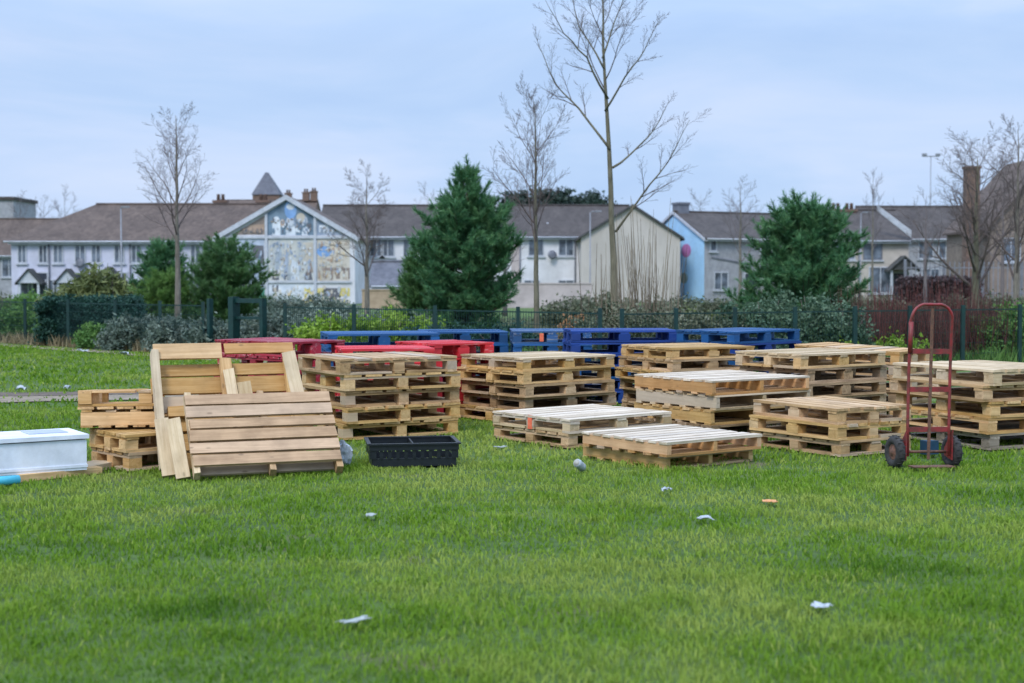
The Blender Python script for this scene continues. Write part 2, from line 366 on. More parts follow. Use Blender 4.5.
# ------------------------------------------------------------------ grass blades
def grass(name, bands, mat):
    VV = []; FQ = []; FT = []; LV = []; off = 0
    for (d0, d1, dens, h0, w0, xl, xr) in bands:
        Xm = lambda d: .36 * d * 1.25 + 2.2
        half = Xm(d1); n = int(dens * (d1 - d0) * 2 * half)
        x = rng.uniform(-half, half, n); y = rng.uniform(d0, d1, n)
        keep = (np.abs(x) < Xm(y)) & (x > xl) & (x < xr)
        # paths stay bare
        py = np.where(x < -6, 17.0 + (x + 6) * .04, 17.0 + (x + 6) * .25)
        keep &= ~((y > py - .5) & (y < py + .95) & (rng.random(n) > .12))
        fy = 38.2 + (x + 17) * (20.1 - 38.2) / 18.7
        keep &= y < fy - .75
        c0 = vnoise(x, y, 2.1); c1 = vnoise(x, y, .55); c2 = vnoise(x + 31, y, 5.5)
        bare = vnoise(x + 5, y + 50, .95)
        for px, py, rx_, ry_ in ((470, 573, .26, .13), (660, 482, .22, .20), (965, 488, .45, .30), (900, 648, .22, .10), (250, 530, .2, .14)):
            D = DG(py); keep &= ~((((x - X(px, D)) / rx_) ** 2 + ((y - D) / ry_) ** 2 < 1.3) & (rng.random(n) < .35))
        keep &= ~((bare > .83) & (rng.random(n) < .6))
        keep &= rng.random(n) < (.55 + .5 * c2)
        x, y, c0, c1, c2 = x[keep], y[keep], c0[keep], c1[keep], c2[keep]; n = len(x)
        h = h0 * (.40 + 1.15 * c0 * c2 + .30 * rng.random(n)); w = w0 * (.7 + .6 * rng.random(n))
        a = rng.uniform(0, 2 * PI, n); lean = rng.uniform(.15, 1.15, n); la = a + rng.normal(0, .7, n) + PI / 2 + (c1 - .5) * 3
        dx, dy = np.cos(a) * w / 2, np.sin(a) * w / 2
        mx, my = np.cos(la) * h * lean * .35, np.sin(la) * h * lean * .35
        tx, ty = np.cos(la) * h * lean, np.sin(la) * h * lean
        z0 = np.zeros(n)
        V = np.stack([np.stack([x - dx, y - dy, z0], 1), np.stack([x + dx, y + dy, z0], 1),
                      np.stack([x + mx + dx * .8, y + my + dy * .8, h * .6], 1), np.stack([x + mx - dx * .8, y + my - dy * .8, h * .6], 1),
                      np.stack([x + tx, y + ty, h * (1 - .25 * lean)], 1)], 1)
        base = np.arange(n) * 5 + off
        FQ.append(np.stack([base, base + 1, base + 2, base + 3], 1)); FT.append(np.stack([base + 3, base + 2, base + 4], 1))
        dry = (rng.random(n) < .05 + .25 * (bare[keep] > .76)) * .55
        lv = np.clip(.02 + .62 * vnoise(x, y + 9, 1.25) * (.6 + .6 * c1) + .42 * (vnoise(x + 3, y * 1.3, 3.6) - .3) + .22 * rng.random(n) + .25 * (c1 - .3) + dry + .08, 0, 1)
        LV.append(np.repeat(lv, 5)); VV.append(V.reshape(-1, 3)); off += n * 5
    me = np_mesh(name, np.concatenate(VV), [np.concatenate(FQ), np.concatenate(FT)], np.concatenate(LV), mat)
    return tag(link(name, me), 'short tufted green grass of the field', 'grass', kind='stuff')
grass('grass', [(3.6, 7.0, 4200, .044, .0060, -99, 99), (7.0, 11.0, 2300, .044, .0080, -99, 99), (11.0, 16.0, 1000, .044, .012, -99, 99),
                (16.0, 36.0, 260, .06, .022, -19, 15)], M['grassblade'])

# ------------------------------------------------------------------ pallets
_cache = {}
def pallet_parts(kind, w, d, t, tone, run, up, seed, dtone=None):
    key = (kind, round(w, 3), round(d, 3), round(t, 3), tone, run, up, seed, dtone)
    if key in _cache: return _cache[key]
    random.seed(hash((kind, round(w * 1000), round(d * 1000), run == 'y', seed)) % 99991 if False else int(w * 1000 + d * 777 + seed * 131 + (run == 'y') * 17))
    a, b = (w, d) if run == 'x' else (d, w)           # slats run along a
    J = .0025; parts = []
    def fin(mb):
        if run == 'y': mb.rotz90()
        if up: mb.flipz(t)
        return mb
    mat = WOOD[tone]
    if kind == 'block':
        th = .021; bh = t - 3 * th - .001
        dk = MB(); ns = 7 if seed % 2 else 6; sw = b / ns * .86
        for i in range(ns):
            y = -b / 2 + sw / 2 + i * (b - sw) / (ns - 1) + random.uniform(-.006, .006) * (0 < i < ns - 1)
            dk.box((random.uniform(-.004, .004), y, t - th / 2), (a + random.uniform(-.008, .004), sw * random.uniform(.93, 1.0), th), 0, 0, J)
        for x in (-a / 2 + .06, 0, a / 2 - .06): dk.box((x, 0, t - th * 1.5 - .0015), (.10, b - .006, th), 0, 1, J)
        parts.append(('deck', fin(dk)))
        for i, x in enumerate((-a / 2 + .056, 0, a / 2 - .056)):
            for j, y in enumerate((-b / 2 + .054, 0, b / 2 - .054)):
                m1 = MB(); m1.box((x + random.uniform(-.006, .006), y + random.uniform(-.004, .004), th + bh / 2), (.104 if abs(x) > .1 else .135, .098, bh), 0, random.choice((0, 1)), J)
                parts.append(('block', fin(m1)))
        for y in (-b / 2 + .052, 0, b / 2 - .052):
            m1 = MB(); m1.box((0, y, th / 2), (a - .004, .098, th), 0, 0, J); parts.append(('bottom_board', fin(m1)))
        for x in (-a / 2 + .052, a / 2 - .052):
            m1 = MB(); ln = b / 2 - .052 - .1
            for s in (-1, 1): m1.box((x, s * b / 4 - s * .000, th / 2), (.096, ln, th), 0, 1, J)
            parts.append(('bottom_board', fin(m1)))
    else:                                               # stringer: slats along a, stringers along b
        th = .018; sh = t - 2 * th - .001
        dk = MB(); ns = 8; sw = b / ns * .74
        for i in range(ns):
            y = -b / 2 + sw / 2 + i * (b - sw) / (ns - 1) + random.uniform(-.006, .006) * (0 < i < ns - 1)
            dk.box((random.uniform(-.004, .004), y, t - th / 2), (a + random.uniform(-.006, .006), sw * random.uniform(.92, 1.03), th), 0, 0, J)
        parts.append(('deck', fin(dk)))
        for x in (-a / 2 + .026, 0, a / 2 - .026):
            m1 = MB(); m1.box((x, 0, th + sh / 2), (.042, b - .008, sh), 0, 1, J); parts.append(('stringer', fin(m1)))
        bs = MB()
        for i in range(6):
            y = -b / 2 + .045 + i * (b - .09) / 5
            bs.box((random.uniform(-.003, .003), y, th / 2), (a - .004, .078, th), 0, 0, J)
        parts.append(('bottom_slats', fin(bs)))
    res = [(n, mb.mesh('pallet_' + n, WOOD[dtone] if dtone and n == 'deck' else mat)) for n, mb in parts]
    _cache[key] = res; return res
def pallet(kind, w, d, t, tone, run, up, seed, loc, rot, label, group, name='wooden_pallet', overrides=None, dtone=None):
    e = thing(name, label, 'pallet', loc, rot, group)
    nb = 0
    for n, me in pallet_parts(kind, w, d, t, tone, run, up, seed, dtone):
        o = link(n, me, e)
        if n == 'block':
            if overrides and nb in overrides:
                o.data = me.copy(); o.data.materials.clear(); o.data.materials.append(overrides[nb][0]); o['label'] = overrides[nb][1]
            nb += 1
    return e
TONEW = {'fresh': 'fresh pine', 'gold': 'yellowish pine', 'pale': 'pale pine', 'peach': 'peach-coloured pine', 'tan': 'tan pine', 'brown': 'weathered brown', 'grey': 'weathered grey',
         'rosy': 'rosy brown', 'red': 'bright red', 'wine': 'dark red', 'blue': 'blue', 'navy': 'dark blue', 'steel': 'grey-blue'}
ORD = ['second', 'third', 'fourth', 'fifth']
SPOTS = []
def stack(px, D, a, w, d, t, layers, desc, group, jit=.025, name='wooden_pallet', sink=0.0):
    """near bottom corner stands at px / distance D; right edge (w) heads off at angle a; layers listed from the bottom"""
    a = R(a); r = Vector((math.cos(a), math.sin(a), 0)); l = Vector((-math.sin(a), math.cos(a), 0))
    c = Vector((X(px, D), D, 0)) + r * w / 2 + l * d / 2
    n = len(layers); z = .012 - sink; SPOTS.append((c.x, c.y, a, w, d))
    rs = random.Random(int(px * 7 + D * 31))
    for i, ly in enumerate(layers):
        ly = dict(ly); tone = ly.get('tone', 'tan'); hh = ly.get('t', t)
        top = n - 1 - i
        o = 'topmost' if top == 0 else ('bottom one' if i == 0 else ORD[top - 1] + ' from the top')
        lab = ly.get('label') or f"{TONEW[tone]} pallet, {o} in {desc}"
        j = 0 if i == 0 else jit
        off = r * (rs.uniform(-j, j) + ly.get('dx', 0)) + l * (rs.uniform(-j, j) + ly.get('dy', 0))
        pe = pallet(ly.get('kind', 'block'), ly.get('w', w), ly.get('d', d), hh, tone, ly.get('run', 'x'), ly.get('up', False), ly.get('seed', rs.randint(0, 3)),
               c + off + Vector((0, 0, z)), (ly.get('rx', 0), ly.get('ry', 0), a + R(rs.uniform(-1.6, 1.6) * (i > 0) + ly.get('da', 0))), lab, group, name, ly.get('ov'), ly.get('deck'))
        if 'stripe' in ly:
            sm = MB(); sm.box(*ly['stripe']); sm.build('painted_stripe', M['orange'], pe)
        z += hh + .0015 + ly.get('gap', 0)
T = lambda *tones, **kw: [dict(tone=x, **kw) for x in tones]
G1 = 'pine pallets stacked on the grass'; G2 = 'red pallets stacked behind the pine ones'; G3 = 'blue pallets stacked at the back'
# short stack at the left
stack(127, 10.42, 42, .80, .62, .136, [dict(tone='fresh'), dict(tone='gold', dx=.0, dy=-.02)], 'the short stack beside the white box', G1)
def s1_top():
    for z, ly, lab in ((.278, dict(kind='stringer', tone='fresh', run='y', up=True, t=.135, dx=.02), 'fresh pine solid-sided pallet, second from the top of the stack beside the white box'),
                       (.416, dict(kind='block', tone='fresh', run='y', up=True, t=.145, dx=0), 'orange-tinted fresh pallet lying upside down on top of the stack beside the white box')):
        D = 10.72; a = R(7); r = Vector((math.cos(a), math.sin(a), 0)); l = Vector((-math.sin(a), math.cos(a), 0))
        c = Vector((X(76, D), D, z)) + r * (.5 + ly['dx']) + l * .42
        pallet(ly['kind'], 1.0, .84, ly['t'], ly['tone'], ly['run'], ly['up'], 1, c, (R(-3.6), 0, a), lab, G1)
s1_top()
stack(343, 12.5, 31, 1.17, 1.0, .1425, [dict(tone='gold', run='y', dx=-.01), dict(tone='gold', run='y', da=2), dict(tone='tan', run='y', dx=.02), dict(tone='gold', run='y', dx=.0, da=-2), dict(tone='tan', run='y', dx=-.05, da=-1)],
      'the stack behind the black crate', G1)
stack(521, 13.9, 38, 1.2, 1.06, .129, [dict(tone='gold'), dict(tone='brown', dx=.05), dict(tone='tan'), dict(tone='gold', da=1.5), dict(tone='gold', dx=.02, dy=-.02, deck='pale')],
      'the stack behind the orange-marked pallet', G1)
stack(568, 11.9, 37, 1.2, 1.06, .121, [dict(tone='tan', label='tan pallet flat on the grass under the orange-marked pallet'),
      dict(tone='pale', label='pale pine pallet with an orange stripe on its left side, upper of a low pair'  , stripe=((-.60, .0, .0605), (.006, .055, .121)), seed=1, dx=-.03, deck='white')], '', G1)
stack(665, 10.52, 36, 1.0, 1.0, .105, [dict(kind='stringer', tone='gold', label='yellowish pallet half sunk in grass under the front slatted pallet', dx=.01, dy=.035, w=.92),
      dict(kind='stringer', tone='peach', t=.112, deck='white', label='low solid-sided pallet with gapped pale slats, nearest the camera at the centre', dx=-.03, dy=-.02)], '', G1, sink=.012)
stack(671, 14.55, 26, 1.05, 1.0, .119, T('tan', 'brown', 'tan') + [dict(tone='gold', dx=-.05), dict(tone='tan', dx=-.02, da=2), dict(tone='gold', dx=.02)], 'the pine stack just before the blue ones', G1)
stack(714, 12.5, 34, 1.2, 1.1, .131, [dict(tone='brown', dx=-.03), dict(kind='stringer', tone='gold'), dict(kind='stringer', tone='pale', dx=.01), dict(kind='stringer', tone='peach', dx=.0, deck='white')],
      'the solid-sided stack right of centre', G1, jit=.014)
stack(806, 13.5, 36, 1.2, .9, .141, [dict(tone='brown'), dict(tone='tan', dx=.02), dict(tone='brown', dx=-.03), dict(tone='brown', da=2), dict(tone='gold', dx=-.03, dy=.02, deck='pale')],
      'the tall stack behind the three-high one', G1)
stack(899, 14.6, 50, .8, 1.2, .139, T('tan', 'brown', 'tan', 'tan') + [dict(tone='fresh', rx=R(2.4), gap=0)], 'the farthest pine stack, at right', G1, jit=.012)
stack(842, 11.3, 33, .82, 1.05, .127, [dict(tone='tan'), dict(tone='gold', dx=-.03, run='y'), dict(tone='tan', dx=.04, run='y', da=-3)], 'the three-high stack beside the hand truck', G1)
stack(990, 11.75, 25, 1.05, 1.2, .133, [dict(tone='grey', dx=.02), dict(tone='fresh', dx=-.03), dict(tone='gold', run='y', dx=.01), dict(tone='tan', run='y', dx=-.03), dict(tone='pale', run='y', da=1, deck='pale')],
      'the stack right of the hand truck', G1)
stack(288, 14.5, 50, .8, 1.2, .155, T('wine', 'wine', 'wine', 'wine', 'wine'), 'the dark red stack at left', G2, name='red_pallet')
stack(341, 13.92, 12, .92, .8, .147, T('wine', 'red', 'red', 'red', 'red'), 'the bright red stack', G2, jit=.01, name='red_pallet')
stack(434, 14.62, 35, .75, .8, .151, T('red', 'red', 'wine', 'red', 'red'), 'the red stack nearest the blue ones', G2, jit=.01, name='red_pallet')
stack(327, 16.6, 12, 1.32, 1.0, .157, T('blue', 'blue', 'blue', 'blue', 'blue'), 'the leftmost blue stack', G3, jit=.015, name='blue_pallet')
stack(424, 17.6, 9, 1.07, 1.0, .155, T('blue', 'blue', 'navy', 'blue', 'blue'), 'the second blue stack from left', G3, jit=.015, name='blue_pallet')
stack(513, 17.5, 3, 0.98, 1.0, .158, [dict(tone='navy'), dict(tone='blue'), dict(tone='blue'), dict(tone='blue'), dict(tone='steel', stripe=((-.13, -.50, .08), (.05, .006, .10)))], 'the grey-topped blue stack, third from left', G3, jit=.01, name='blue_pallet')
stack(571, 16.4, 4, 1.25, .8, .139, T('navy', 'navy', 'blue', 'navy', 'navy', 'navy'), 'the fourth blue stack from left', G3, jit=.012, name='blue_pallet')
stack(735, 15.8, 45, 1.32, .82, .140, T('navy', 'blue', 'navy', 'blue', 'navy', 'blue'), 'the rightmost blue stack', G3, jit=.012, name='blue_pallet')

# leaning pallets: local frame x across, y up the pallet, z out of the deck; stood on edge
def leaner(kind, w, h, t, tone, seed, px, D, yaw, lean, deck_front, label, up=False, run='x'):
    yaw = R(yaw); r = Vector((math.cos(yaw), math.sin(yaw), 0)); back = Vector((-math.sin(yaw), math.cos(yaw), 0))
    u = Vector((0, 0, 1)) * math.cos(R(lean)) + back * math.sin(R(lean))      # up along the pallet
    nrm = r.cross(u)                                                            # towards the camera
    M4 = Matrix((r, u, nrm)).transposed().to_4x4()
    base = Vector((X(px, D), D, .015)) + r * w / 2 + u * h / 2
    M4.translation = base
    e = pallet(kind, w, h, t, tone, run, not deck_front, seed, (0, 0, 0), (0, 0, 0), label, 'pallets leaning on edge at the left')
    e.matrix_world = M4
    return e
def upright():
    yaw, lean = R(23), R(25); w, h = 1.10, .99
    r = Vector((math.cos(yaw), math.sin(yaw), 0)); back = Vector((-math.sin(yaw), math.cos(yaw), 0))
    u = Vector((0, 0, 1)) * math.cos(lean) + back * math.sin(lean); nrm = r.cross(u)
    M4 = Matrix((r, u, nrm)).transposed().to_4x4(); M4.translation = Vector((X(158, 10.42), 10.42, .01))
    e = thing('wooden_pallet', 'large fresh pine pallet stood on edge, three bearers and gapped boards facing the field', 'pallet', group='pallets leaning on edge at the left')
    random.seed(9); mb = MB()
    for y, hh in ((.07, .13), (.22, .13), (.37, .13), (.52, .13), (.67, .13), (.795, .09)):
        mb.box((w / 2 + random.uniform(-.01, .01), y, .0), (w + random.uniform(-.02, .01), hh, .022), 0, 0, .003)
    mb.build('deck', WOOD['fresh'], e)
    mb = MB(); mb.box((w * .245, .925, .075), (w * .47, .125, .024), 0, 0, .003); mb.build('top_board', WOOD['fresh'], e)
    mb = MB(); mb.box((w * .745, .94, .074), (w * .49, .085, .024), 0, 0, .003); mb.build('top_board', WOOD['peach'], e)
    for x, wd, tn, y1 in ((.022, .05, 'pale', .93), (w / 2, .085, 'fresh', .86), (w - .05, .085, 'gold', .87)):
        b = MB(); b.box((x, y1 / 2, .062), (wd, y1, .10 if x < .1 else .055), 0, 1, .003); b.build('bearer', WOOD[tn], e)
    b = MB(); b.box((.16, .45, .035), (.14, .08, .05), 0, 0, .003); b.build('block', WOOD['fresh'], e)
    e.matrix_world = M4
upright()
# slatted pallet in front, with bearers that show past its slats
def slatted():
    yaw, lean = R(20), R(46); w, h = 1.07, .68
    r = Vector((math.cos(yaw), math.sin(yaw), 0)); back = Vector((-math.sin(yaw), math.cos(yaw), 0))
    u = Vector((0, 0, 1)) * math.cos(lean) + back * math.sin(lean); nrm = r.cross(u)
    M4 = Matrix((r, u, nrm)).transposed().to_4x4(); M4.translation = Vector((X(191, 10.0), 10.0, .02))
    e = thing('wooden_pallet', 'rosy brown pallet leaning on edge with six wide slats facing the field', 'pallet', group='pallets leaning on edge at the left')
    random.seed(4); mb = MB()
    for i in range(6):
        mb.box((w / 2 + random.uniform(-.008, .008), .065 + i * (h - .11) / 5, .11), (w + random.uniform(-.015, .01), 0.091 + random.uniform(-.006, .006), .02), 0, 0, .003)
    mb.build('deck', WOOD['rosy'], e)
    for x in (.0, w / 2, w - .05):
        b = MB(); b.box((x + .025, h / 2 + .01, .058), (.045, h + .08, .08), 0, 1, .003); b.build('stringer', WOOD['pale' if x == 0 else 'tan'], e)
    b = MB()
    for y in (.06, h / 2, h - .06): b.box((w / 2, y, .008), (w - .01, .09, .018), 0, 0, .002)
    b.build('bottom_slats', WOOD['tan'], e)
    e.matrix_world = M4
slatted()
def plank(label, p0, p1, wid, th, tone, face, name='loose_plank', group='loose planks'):
    p0 = Vector(p0); p1 = Vector(p1); ax = (p1 - p0).normalized(); f = Vector(face); f = (f - ax * f.dot(ax)).normalized(); s = f.cross(ax)
    M4 = Matrix((ax, s, f)).transposed().to_4x4(); M4.translation = (p0 + p1) / 2
    mb = MB(); mb.box((0, 0, 0), ((p1 - p0).length, wid, th), 0, 0, .003)
    o = mb.build(name, WOOD[tone]); tag(o, label, 'plank', group); o.matrix_world = M4
def P(px, py, D): return (X(px, D), D, Z(py, D))
cf = (.2, -1, .4)
plank('pale plank leaning at the left end of the upright pallet, outer of two', P(168, 477, 10.1), P(160, 420, 10.26), .10, .05, 'pale', cf)
plank('pale plank leaning beside the slatted pallet, inner of two', P(182, 479, 10.0), P(172, 420, 10.16), .10, .05, 'pale', cf)
plank('pale plank end rising behind the middle of the slatted pallet, taller one', P(235, 412, 10.66), P(228, 370, 10.82), .08, .04, 'pale', cf)
plank('short pale plank end rising behind the middle of the slatted pallet', P(248, 412, 10.66), P(243, 383, 10.80), .10, .04, 'pale', cf)
plank('pale plank leaning against the right end of the upright pallet', P(301, 412, 10.72), P(288, 352, 10.86), .10, .04, 'pale', cf)
plank('short pale plank on the grass under the right end of the white box', (X(62, 10.2), 10.35, .03), (X(95, 10.5), 10.75, .03), .22, .05, 'pale', (0, 0, 1))
plank('long pale plank on the grass along the front of the white box', (X(12, 9.95), 9.98, .025), (X(96, 10.42), 10.42, .03), .14, .05, 'gold', (0, 0, 1))

# ------------------------------------------------------------------ white box, tube, bag, crate, litter
def white_box():
    e = thing('white_box', 'long white plastic box with a grey recess in its lid, lying on planks', 'box', (X(85, 10.25), 10.25, .05), (0, 0, R(33)))
    b = MB(); w, d, h = 1.05, .50, .255
    b.box((-w / 2, d / 2, h / 2 - .018), (w, d, h - .036), 0)
    b.box((-w / 2, d / 2, .03), (w + .012, d + .012, .02), 0)
    b.build('body', M['white_plastic'], e)
    b = MB(); b.box((-w / 2, d / 2, h - .012), (w + .03, d + .03, .030)); b.build('lid', M['white_plastic'], e)
    b = MB(); b.box((-.22, d / 2 + .05, h + .005), (.28, .24, .008)); b.build('recess_panel', M['grey_plastic'], e)
white_box()
b = MB(); b.tube([(X(-22, 9.6), 9.52, .05), (X(-5, 9.65), 9.62, .052), (X(16, 9.75), 9.75, .048)], [.034, .034, .032], 12)
tag(b.build('plastic_tube', M['cyan']), 'cyan plastic tube lying on the grass in front of the white box', 'tube')
def blob(name, label, cat, loc, s, mat, seed, jit=.35, n=2, group=None):
    import bmesh
    bm = bmesh.new(); bmesh.ops.create_icosphere(bm, subdivisions=n, radius=1)
    rr = random.Random(seed)
    for v in bm.verts:
        k = 1 + rr.uniform(-jit, jit); v.co = Vector((v.co.x * s[0] * k, v.co.y * s[1] * k, max(v.co.z, -.8) * s[2] * k))
    me = bpy.data.meshes.new(name); bm.to_mesh(me); bm.free(); me.materials.append(mat)
    o = link(name, me, None, loc, (0, 0, rr.uniform(0, 6))); tag(o, label, cat, group); return o
blob('plastic_bag', 'crumpled white plastic bag beside the slatted pallet', 'bag', (X(342, 10.75), 10.75, .10), (.045, .07, .10), M['paper'], 3, .22, 3)
GL = 'litter scattered on the grass'
def gpt(px, py): D = DG(py); return (X(px, D), D)
def paper(label, px, py, s, mat, seed, name='paper_scrap'):
    rr = random.Random(seed); x, y = gpt(px, py); n = 6; vs = []
    for i in range(n):
        for j in range(n):
            vs.append(((i / (n - 1) - .5) * s[0] + rr.uniform(-.1, .1) * s[0], (j / (n - 1) - .5) * s[1] + rr.uniform(-.1, .1) * s[1], .032 + s[2] * (rr.random() + .35 * math.sin(i * 1.1 + seed))))
    mb = MB(); mb.add(vs, [(i * n + j, i * n + j + 1, (i + 1) * n + j + 1, (i + 1) * n + j) for i in range(n - 1) for j in range(n - 1)])
    o = mb.build(name, mat, None, (x, y, 0), (0, 0, rr.uniform(0, 3))); tag(o, label, 'litter', GL)
    md = o.modifiers.new('thickness', 'SOLIDIFY'); md.thickness = .004
paper('white paper scrap in the grass in front of the hand truck side, near the middle', 706, 526, (.085, .07, .015), M['paper'], 5)
paper('white paper scrap lying nearest the camera, at right', 824, 617, (.075, .055, .012), M['paper'], 8)
paper('crumpled clear wrapper lying in the near grass at left', 352, 632, (.13, .05, .008), M['bag'], 9, 'plastic_wrapper')
paper('small pale wrapper on the grass below the black crate', 370, 522, (.09, .05, .008), M['bag'], 12, 'plastic_wrapper')
paper('orange-brown wrapper on the grass', 771, 508, (.08, .08, .006), M['litter_orange'], 15, 'plastic_wrapper')
paper('tiny white scrap on the grass just left of the white paper scrap', 667, 496, (.06, .05, .02), M['paper'], 17)
paper('small pale scrap in the grass near the stack with orange marks', 500, 452, (.10, .05, .012), M['bag'], 21)
def can():
    x, y = gpt(580, 474); e = thing('drinks_can', 'silver-white drinks can lying in the grass before the low slatted pallet', 'can', (x, y, .06), (R(62), R(10), R(-35)), GL)
    mb = MB(); mb.lathe([(.020, -.056), (.026, -.054), (.032, -.046), (.033, -.02), (.030, .0), (.033, .03), (.032, .046), (.026, .056)], 16); mb.build('body', M['paper'], e)
    mb = MB(); mb.lathe([(.024, .0565), (.024, .059)], 16); mb.build('lid', M['bare_steel'], e)
can()
# white scraps along the far paths
for i, (px, py, s) in enumerate(((66, 391, .10), (20, 392, .12), (82, 353, .2), (124, 356, .22), (5, 341, .25))):
    paper(['white scrap on the soil edge of the path, right of two', 'white scrap on the soil edge of the path, left of two', 'white scrap on the far path by the fence, left of two', 'white scrap on the far path by the fence, right of two', 'white scrap at the foot of the fence at the far left'][i], px, py, (s, s * .6, .04), M['paper'], 30 + i)

def crate():
    D = 10.70; e = thing('plastic_crate', 'black plastic crate with slotted sides, open top, on the grass', 'crate', (X(409, D) , D + .23, .012), (0, 0, R(9)))
    w, d, h = .62, .44, .205; fl = .03; e.scale = (1, 1, .86)
    def side(p0, p1, n0, name, slots):
        # a side wall of vertical bars, bottom and top rail so that slots are open
        mb = MB(); p0 = Vector(p0); p1 = Vector(p1); ax = (p1 - p0); Lg = ax.length; ax.normalize(); n0 = Vector(n0)
        rot = Matrix((ax, n0, Vector((0, 0, 1)))).transposed()
        tilt = .14
        def bx(u, z, du, dz, th=.008):
            c = p0 + ax * u + n0 * (z * tilt) + Vector((0, 0, z)); mb.box(c, (du, th, dz), 0, 0, 0, rot)
        bx(Lg / 2, .04, Lg + .01, .07); bx(Lg / 2, .176, Lg + .05, .056); bx(Lg / 2, .203, Lg + .065, .014, .030)
        for k in range(slots + 1): bx(Lg * k / slots, .112, .026 if k % slots else .05, .075)
        mb.build(name, M['black'], e)
    side((-w / 2, -d / 2, 0), (w / 2, -d / 2, 0), (0, -1, 0), 'side_wall', 10)
    side((w / 2, d / 2, 0), (-w / 2, d / 2, 0), (0, 1, 0), 'side_wall', 10)
    side((-w / 2, d / 2, 0), (-w / 2, -d / 2, 0), (-1, 0, 0), 'side_wall', 7)
    side((w / 2, -d / 2, 0), (w / 2, d / 2, 0), (1, 0, 0), 'side_wall', 7)
    mb = MB(); mb.box((0, 0, .008), (w, d, .012))
    mb.build('floor_panel', M['black'], e)
    mb = MB(); mb.box((.0, 0, .16), (.012, d + .02, .07)); mb.build('divider', M['black'], e)
crate()

# ------------------------------------------------------------------ hand truck
def hand_truck():
    D = 10.60; e = thing('hand_truck', 'rusty red two-wheeled hand truck standing upright on the grass', 'hand truck', (X(930, D), D, .005), (0, R(1.0), R(13)))
    w = .170; H = 1.235
    mb = MB(); pts = [(-w, 0, .10), (-w, .015, .35), (-w, .02, .75), (-w, .01, H - .12)]
    for k in range(1, 6): pts.append((-w + .1 * (1 - math.cos(k * PI / 10)), .0, H - .12 + .1 * math.sin(k * PI / 10) + .02 * k / 5))
    pts += [(x, .0, z) for x, _, z in [(-p[0], 0, p[2]) for p in reversed(pts[4:])]] + [(w, .01, H - .12), (w, .02, .75), (w, .015, .35), (w, 0, .10)]
    mb.tube(pts, .0115, 10); mb.build('frame', M['truck_red'], e)
    for s, z0 in ((-1, .0),):
        g = MB(); g.tube([(s * w, .008, H - .36), (s * w, .006, H - .13)], .0175, 10); g.build('hand_grip', M['truck_red'], e)
    mb = MB(); mb.box((.006, .012, .645), (.022, .010, 1.14), 0, 2); mb.build('centre_bar', M['rust'], e)
    for z in (.885, .60, .30):
        mb = MB(); mb.box((0, .014 + .0, z), (2 * w - .02, .008, .038)); mb.build('cross_bar', M['truck_red'], e)
    mb = MB(); mb.tube([(-.225, .075, .125), (.225, .075, .125)], .011, 8); mb.build('axle', M['rust'], e)
    for s in (-1, 1):
        mb = MB(); mb.prism([(-.012, .07), (.10, .095), (.10, .155), (-.012, .30)], 'x', s * w - .004 + s * .02, s * w + .004 + s * .02); mb.build('axle_bracket', M['truck_red'], e)
        wh = MB(); prof = []
        for k in range(12):
            a = 2 * PI * k / 12; prof.append((.088 + .036 * math.cos(a), .034 * math.sin(a)))
        wh.lathe(prof, 28, 'x', (0, 0, 0), 0, True)
        for k in range(28):
            a = 2 * PI * k / 28; wh.box((.012 * (-1) ** k, .1235 * math.cos(a), .1235 * math.sin(a)), (.032, .006, .006), 0, 0, 0, Matrix.Rotation(a, 3, 'X'))
        t = wh.build('wheel', M['rubber'], e, (s * .235, .075, .125))
        rm = MB(); rm.lathe([(.016, -.036), (.022, -.026), (.050, -.016), (.062, -.020), (.062, .020), (.050, .016), (.022, .026), (.016, .036)], 20, 'x'); rm.build('rim', M['rust'], t)
    mb = MB(); mb.box((0, -.05, .030), (.34, .10, .008)); mb.build('toe_plate', M['rust'], e)
hand_truck()
def blue_tub():
    D = 11.35; mb = MB(); mb.box((0, 0, .075), (.11, .09, .11), 0, 0, .003)
    o = mb.build('wooden_block', WOOD['teal'], None, (X(931, D), D, .01), (0, 0, .4)); tag(o, 'small dark teal block of wood on the grass behind the hand truck wheels', 'block')
blue_tub()

# ------------------------------------------------------------------ fences
def fence(name, label, A, B, pxs, h=.98, wire=.006):
    e = thing(name, label, 'fence', (A[0], A[1], 0))
    ps = [Vector((*on_line(p, A, B), 0)) - Vector((A[0], A[1], 0)) for p in pxs]
    for p in ps:
        mb = MB(); mb.box((p.x, p.y, (h + .06) / 2), (.06, .06, h + .06)); mb.build('post', M['fence_green'], e)
    for p, q in zip(ps[:-1], ps[1:]):
        if (p, q) is None: continue
        mb = MB(); Ln = (q - p).length; t = (q - p).normalized(); ang = math.atan2(t.y, t.x); rot = Matrix.Rotation(ang, 3, 'Z')
        n = int(Ln / .055)
        for k in range(1, n):
            c = p + t * (Ln * k / n); mb.box((c.x, c.y, h / 2 + .03), (wire, wire, h - .06), 0, 0, 0, rot)
        for z in [.06 + j * (h - .08) / 5 for j in range(6)]:
            c = (p + q) / 2; mb.box((c.x, c.y, z), (Ln - .08, wire * 1.3, wire if z < h - .1 else .018), 0, 0, 0, rot)
        mb.build('mesh_panel', M['fence_green'], e)
fence('mesh_fence', 'long dark green mesh fence left of the gate', FA, FB, [-60, -30, -2, 25, 68, 115, 160, 203])
fence('mesh_fence', 'dark green mesh fence running right from the gate behind the red pallets', FA, FB, [285, 354, 435, 518, 600])
fence('mesh_fence', 'dark green mesh fence behind the rightmost pallets and the hand truck', FB, FC, [622, 676, 735, 795, 855, 910, 963, 1020, 1070], wire=.0035)
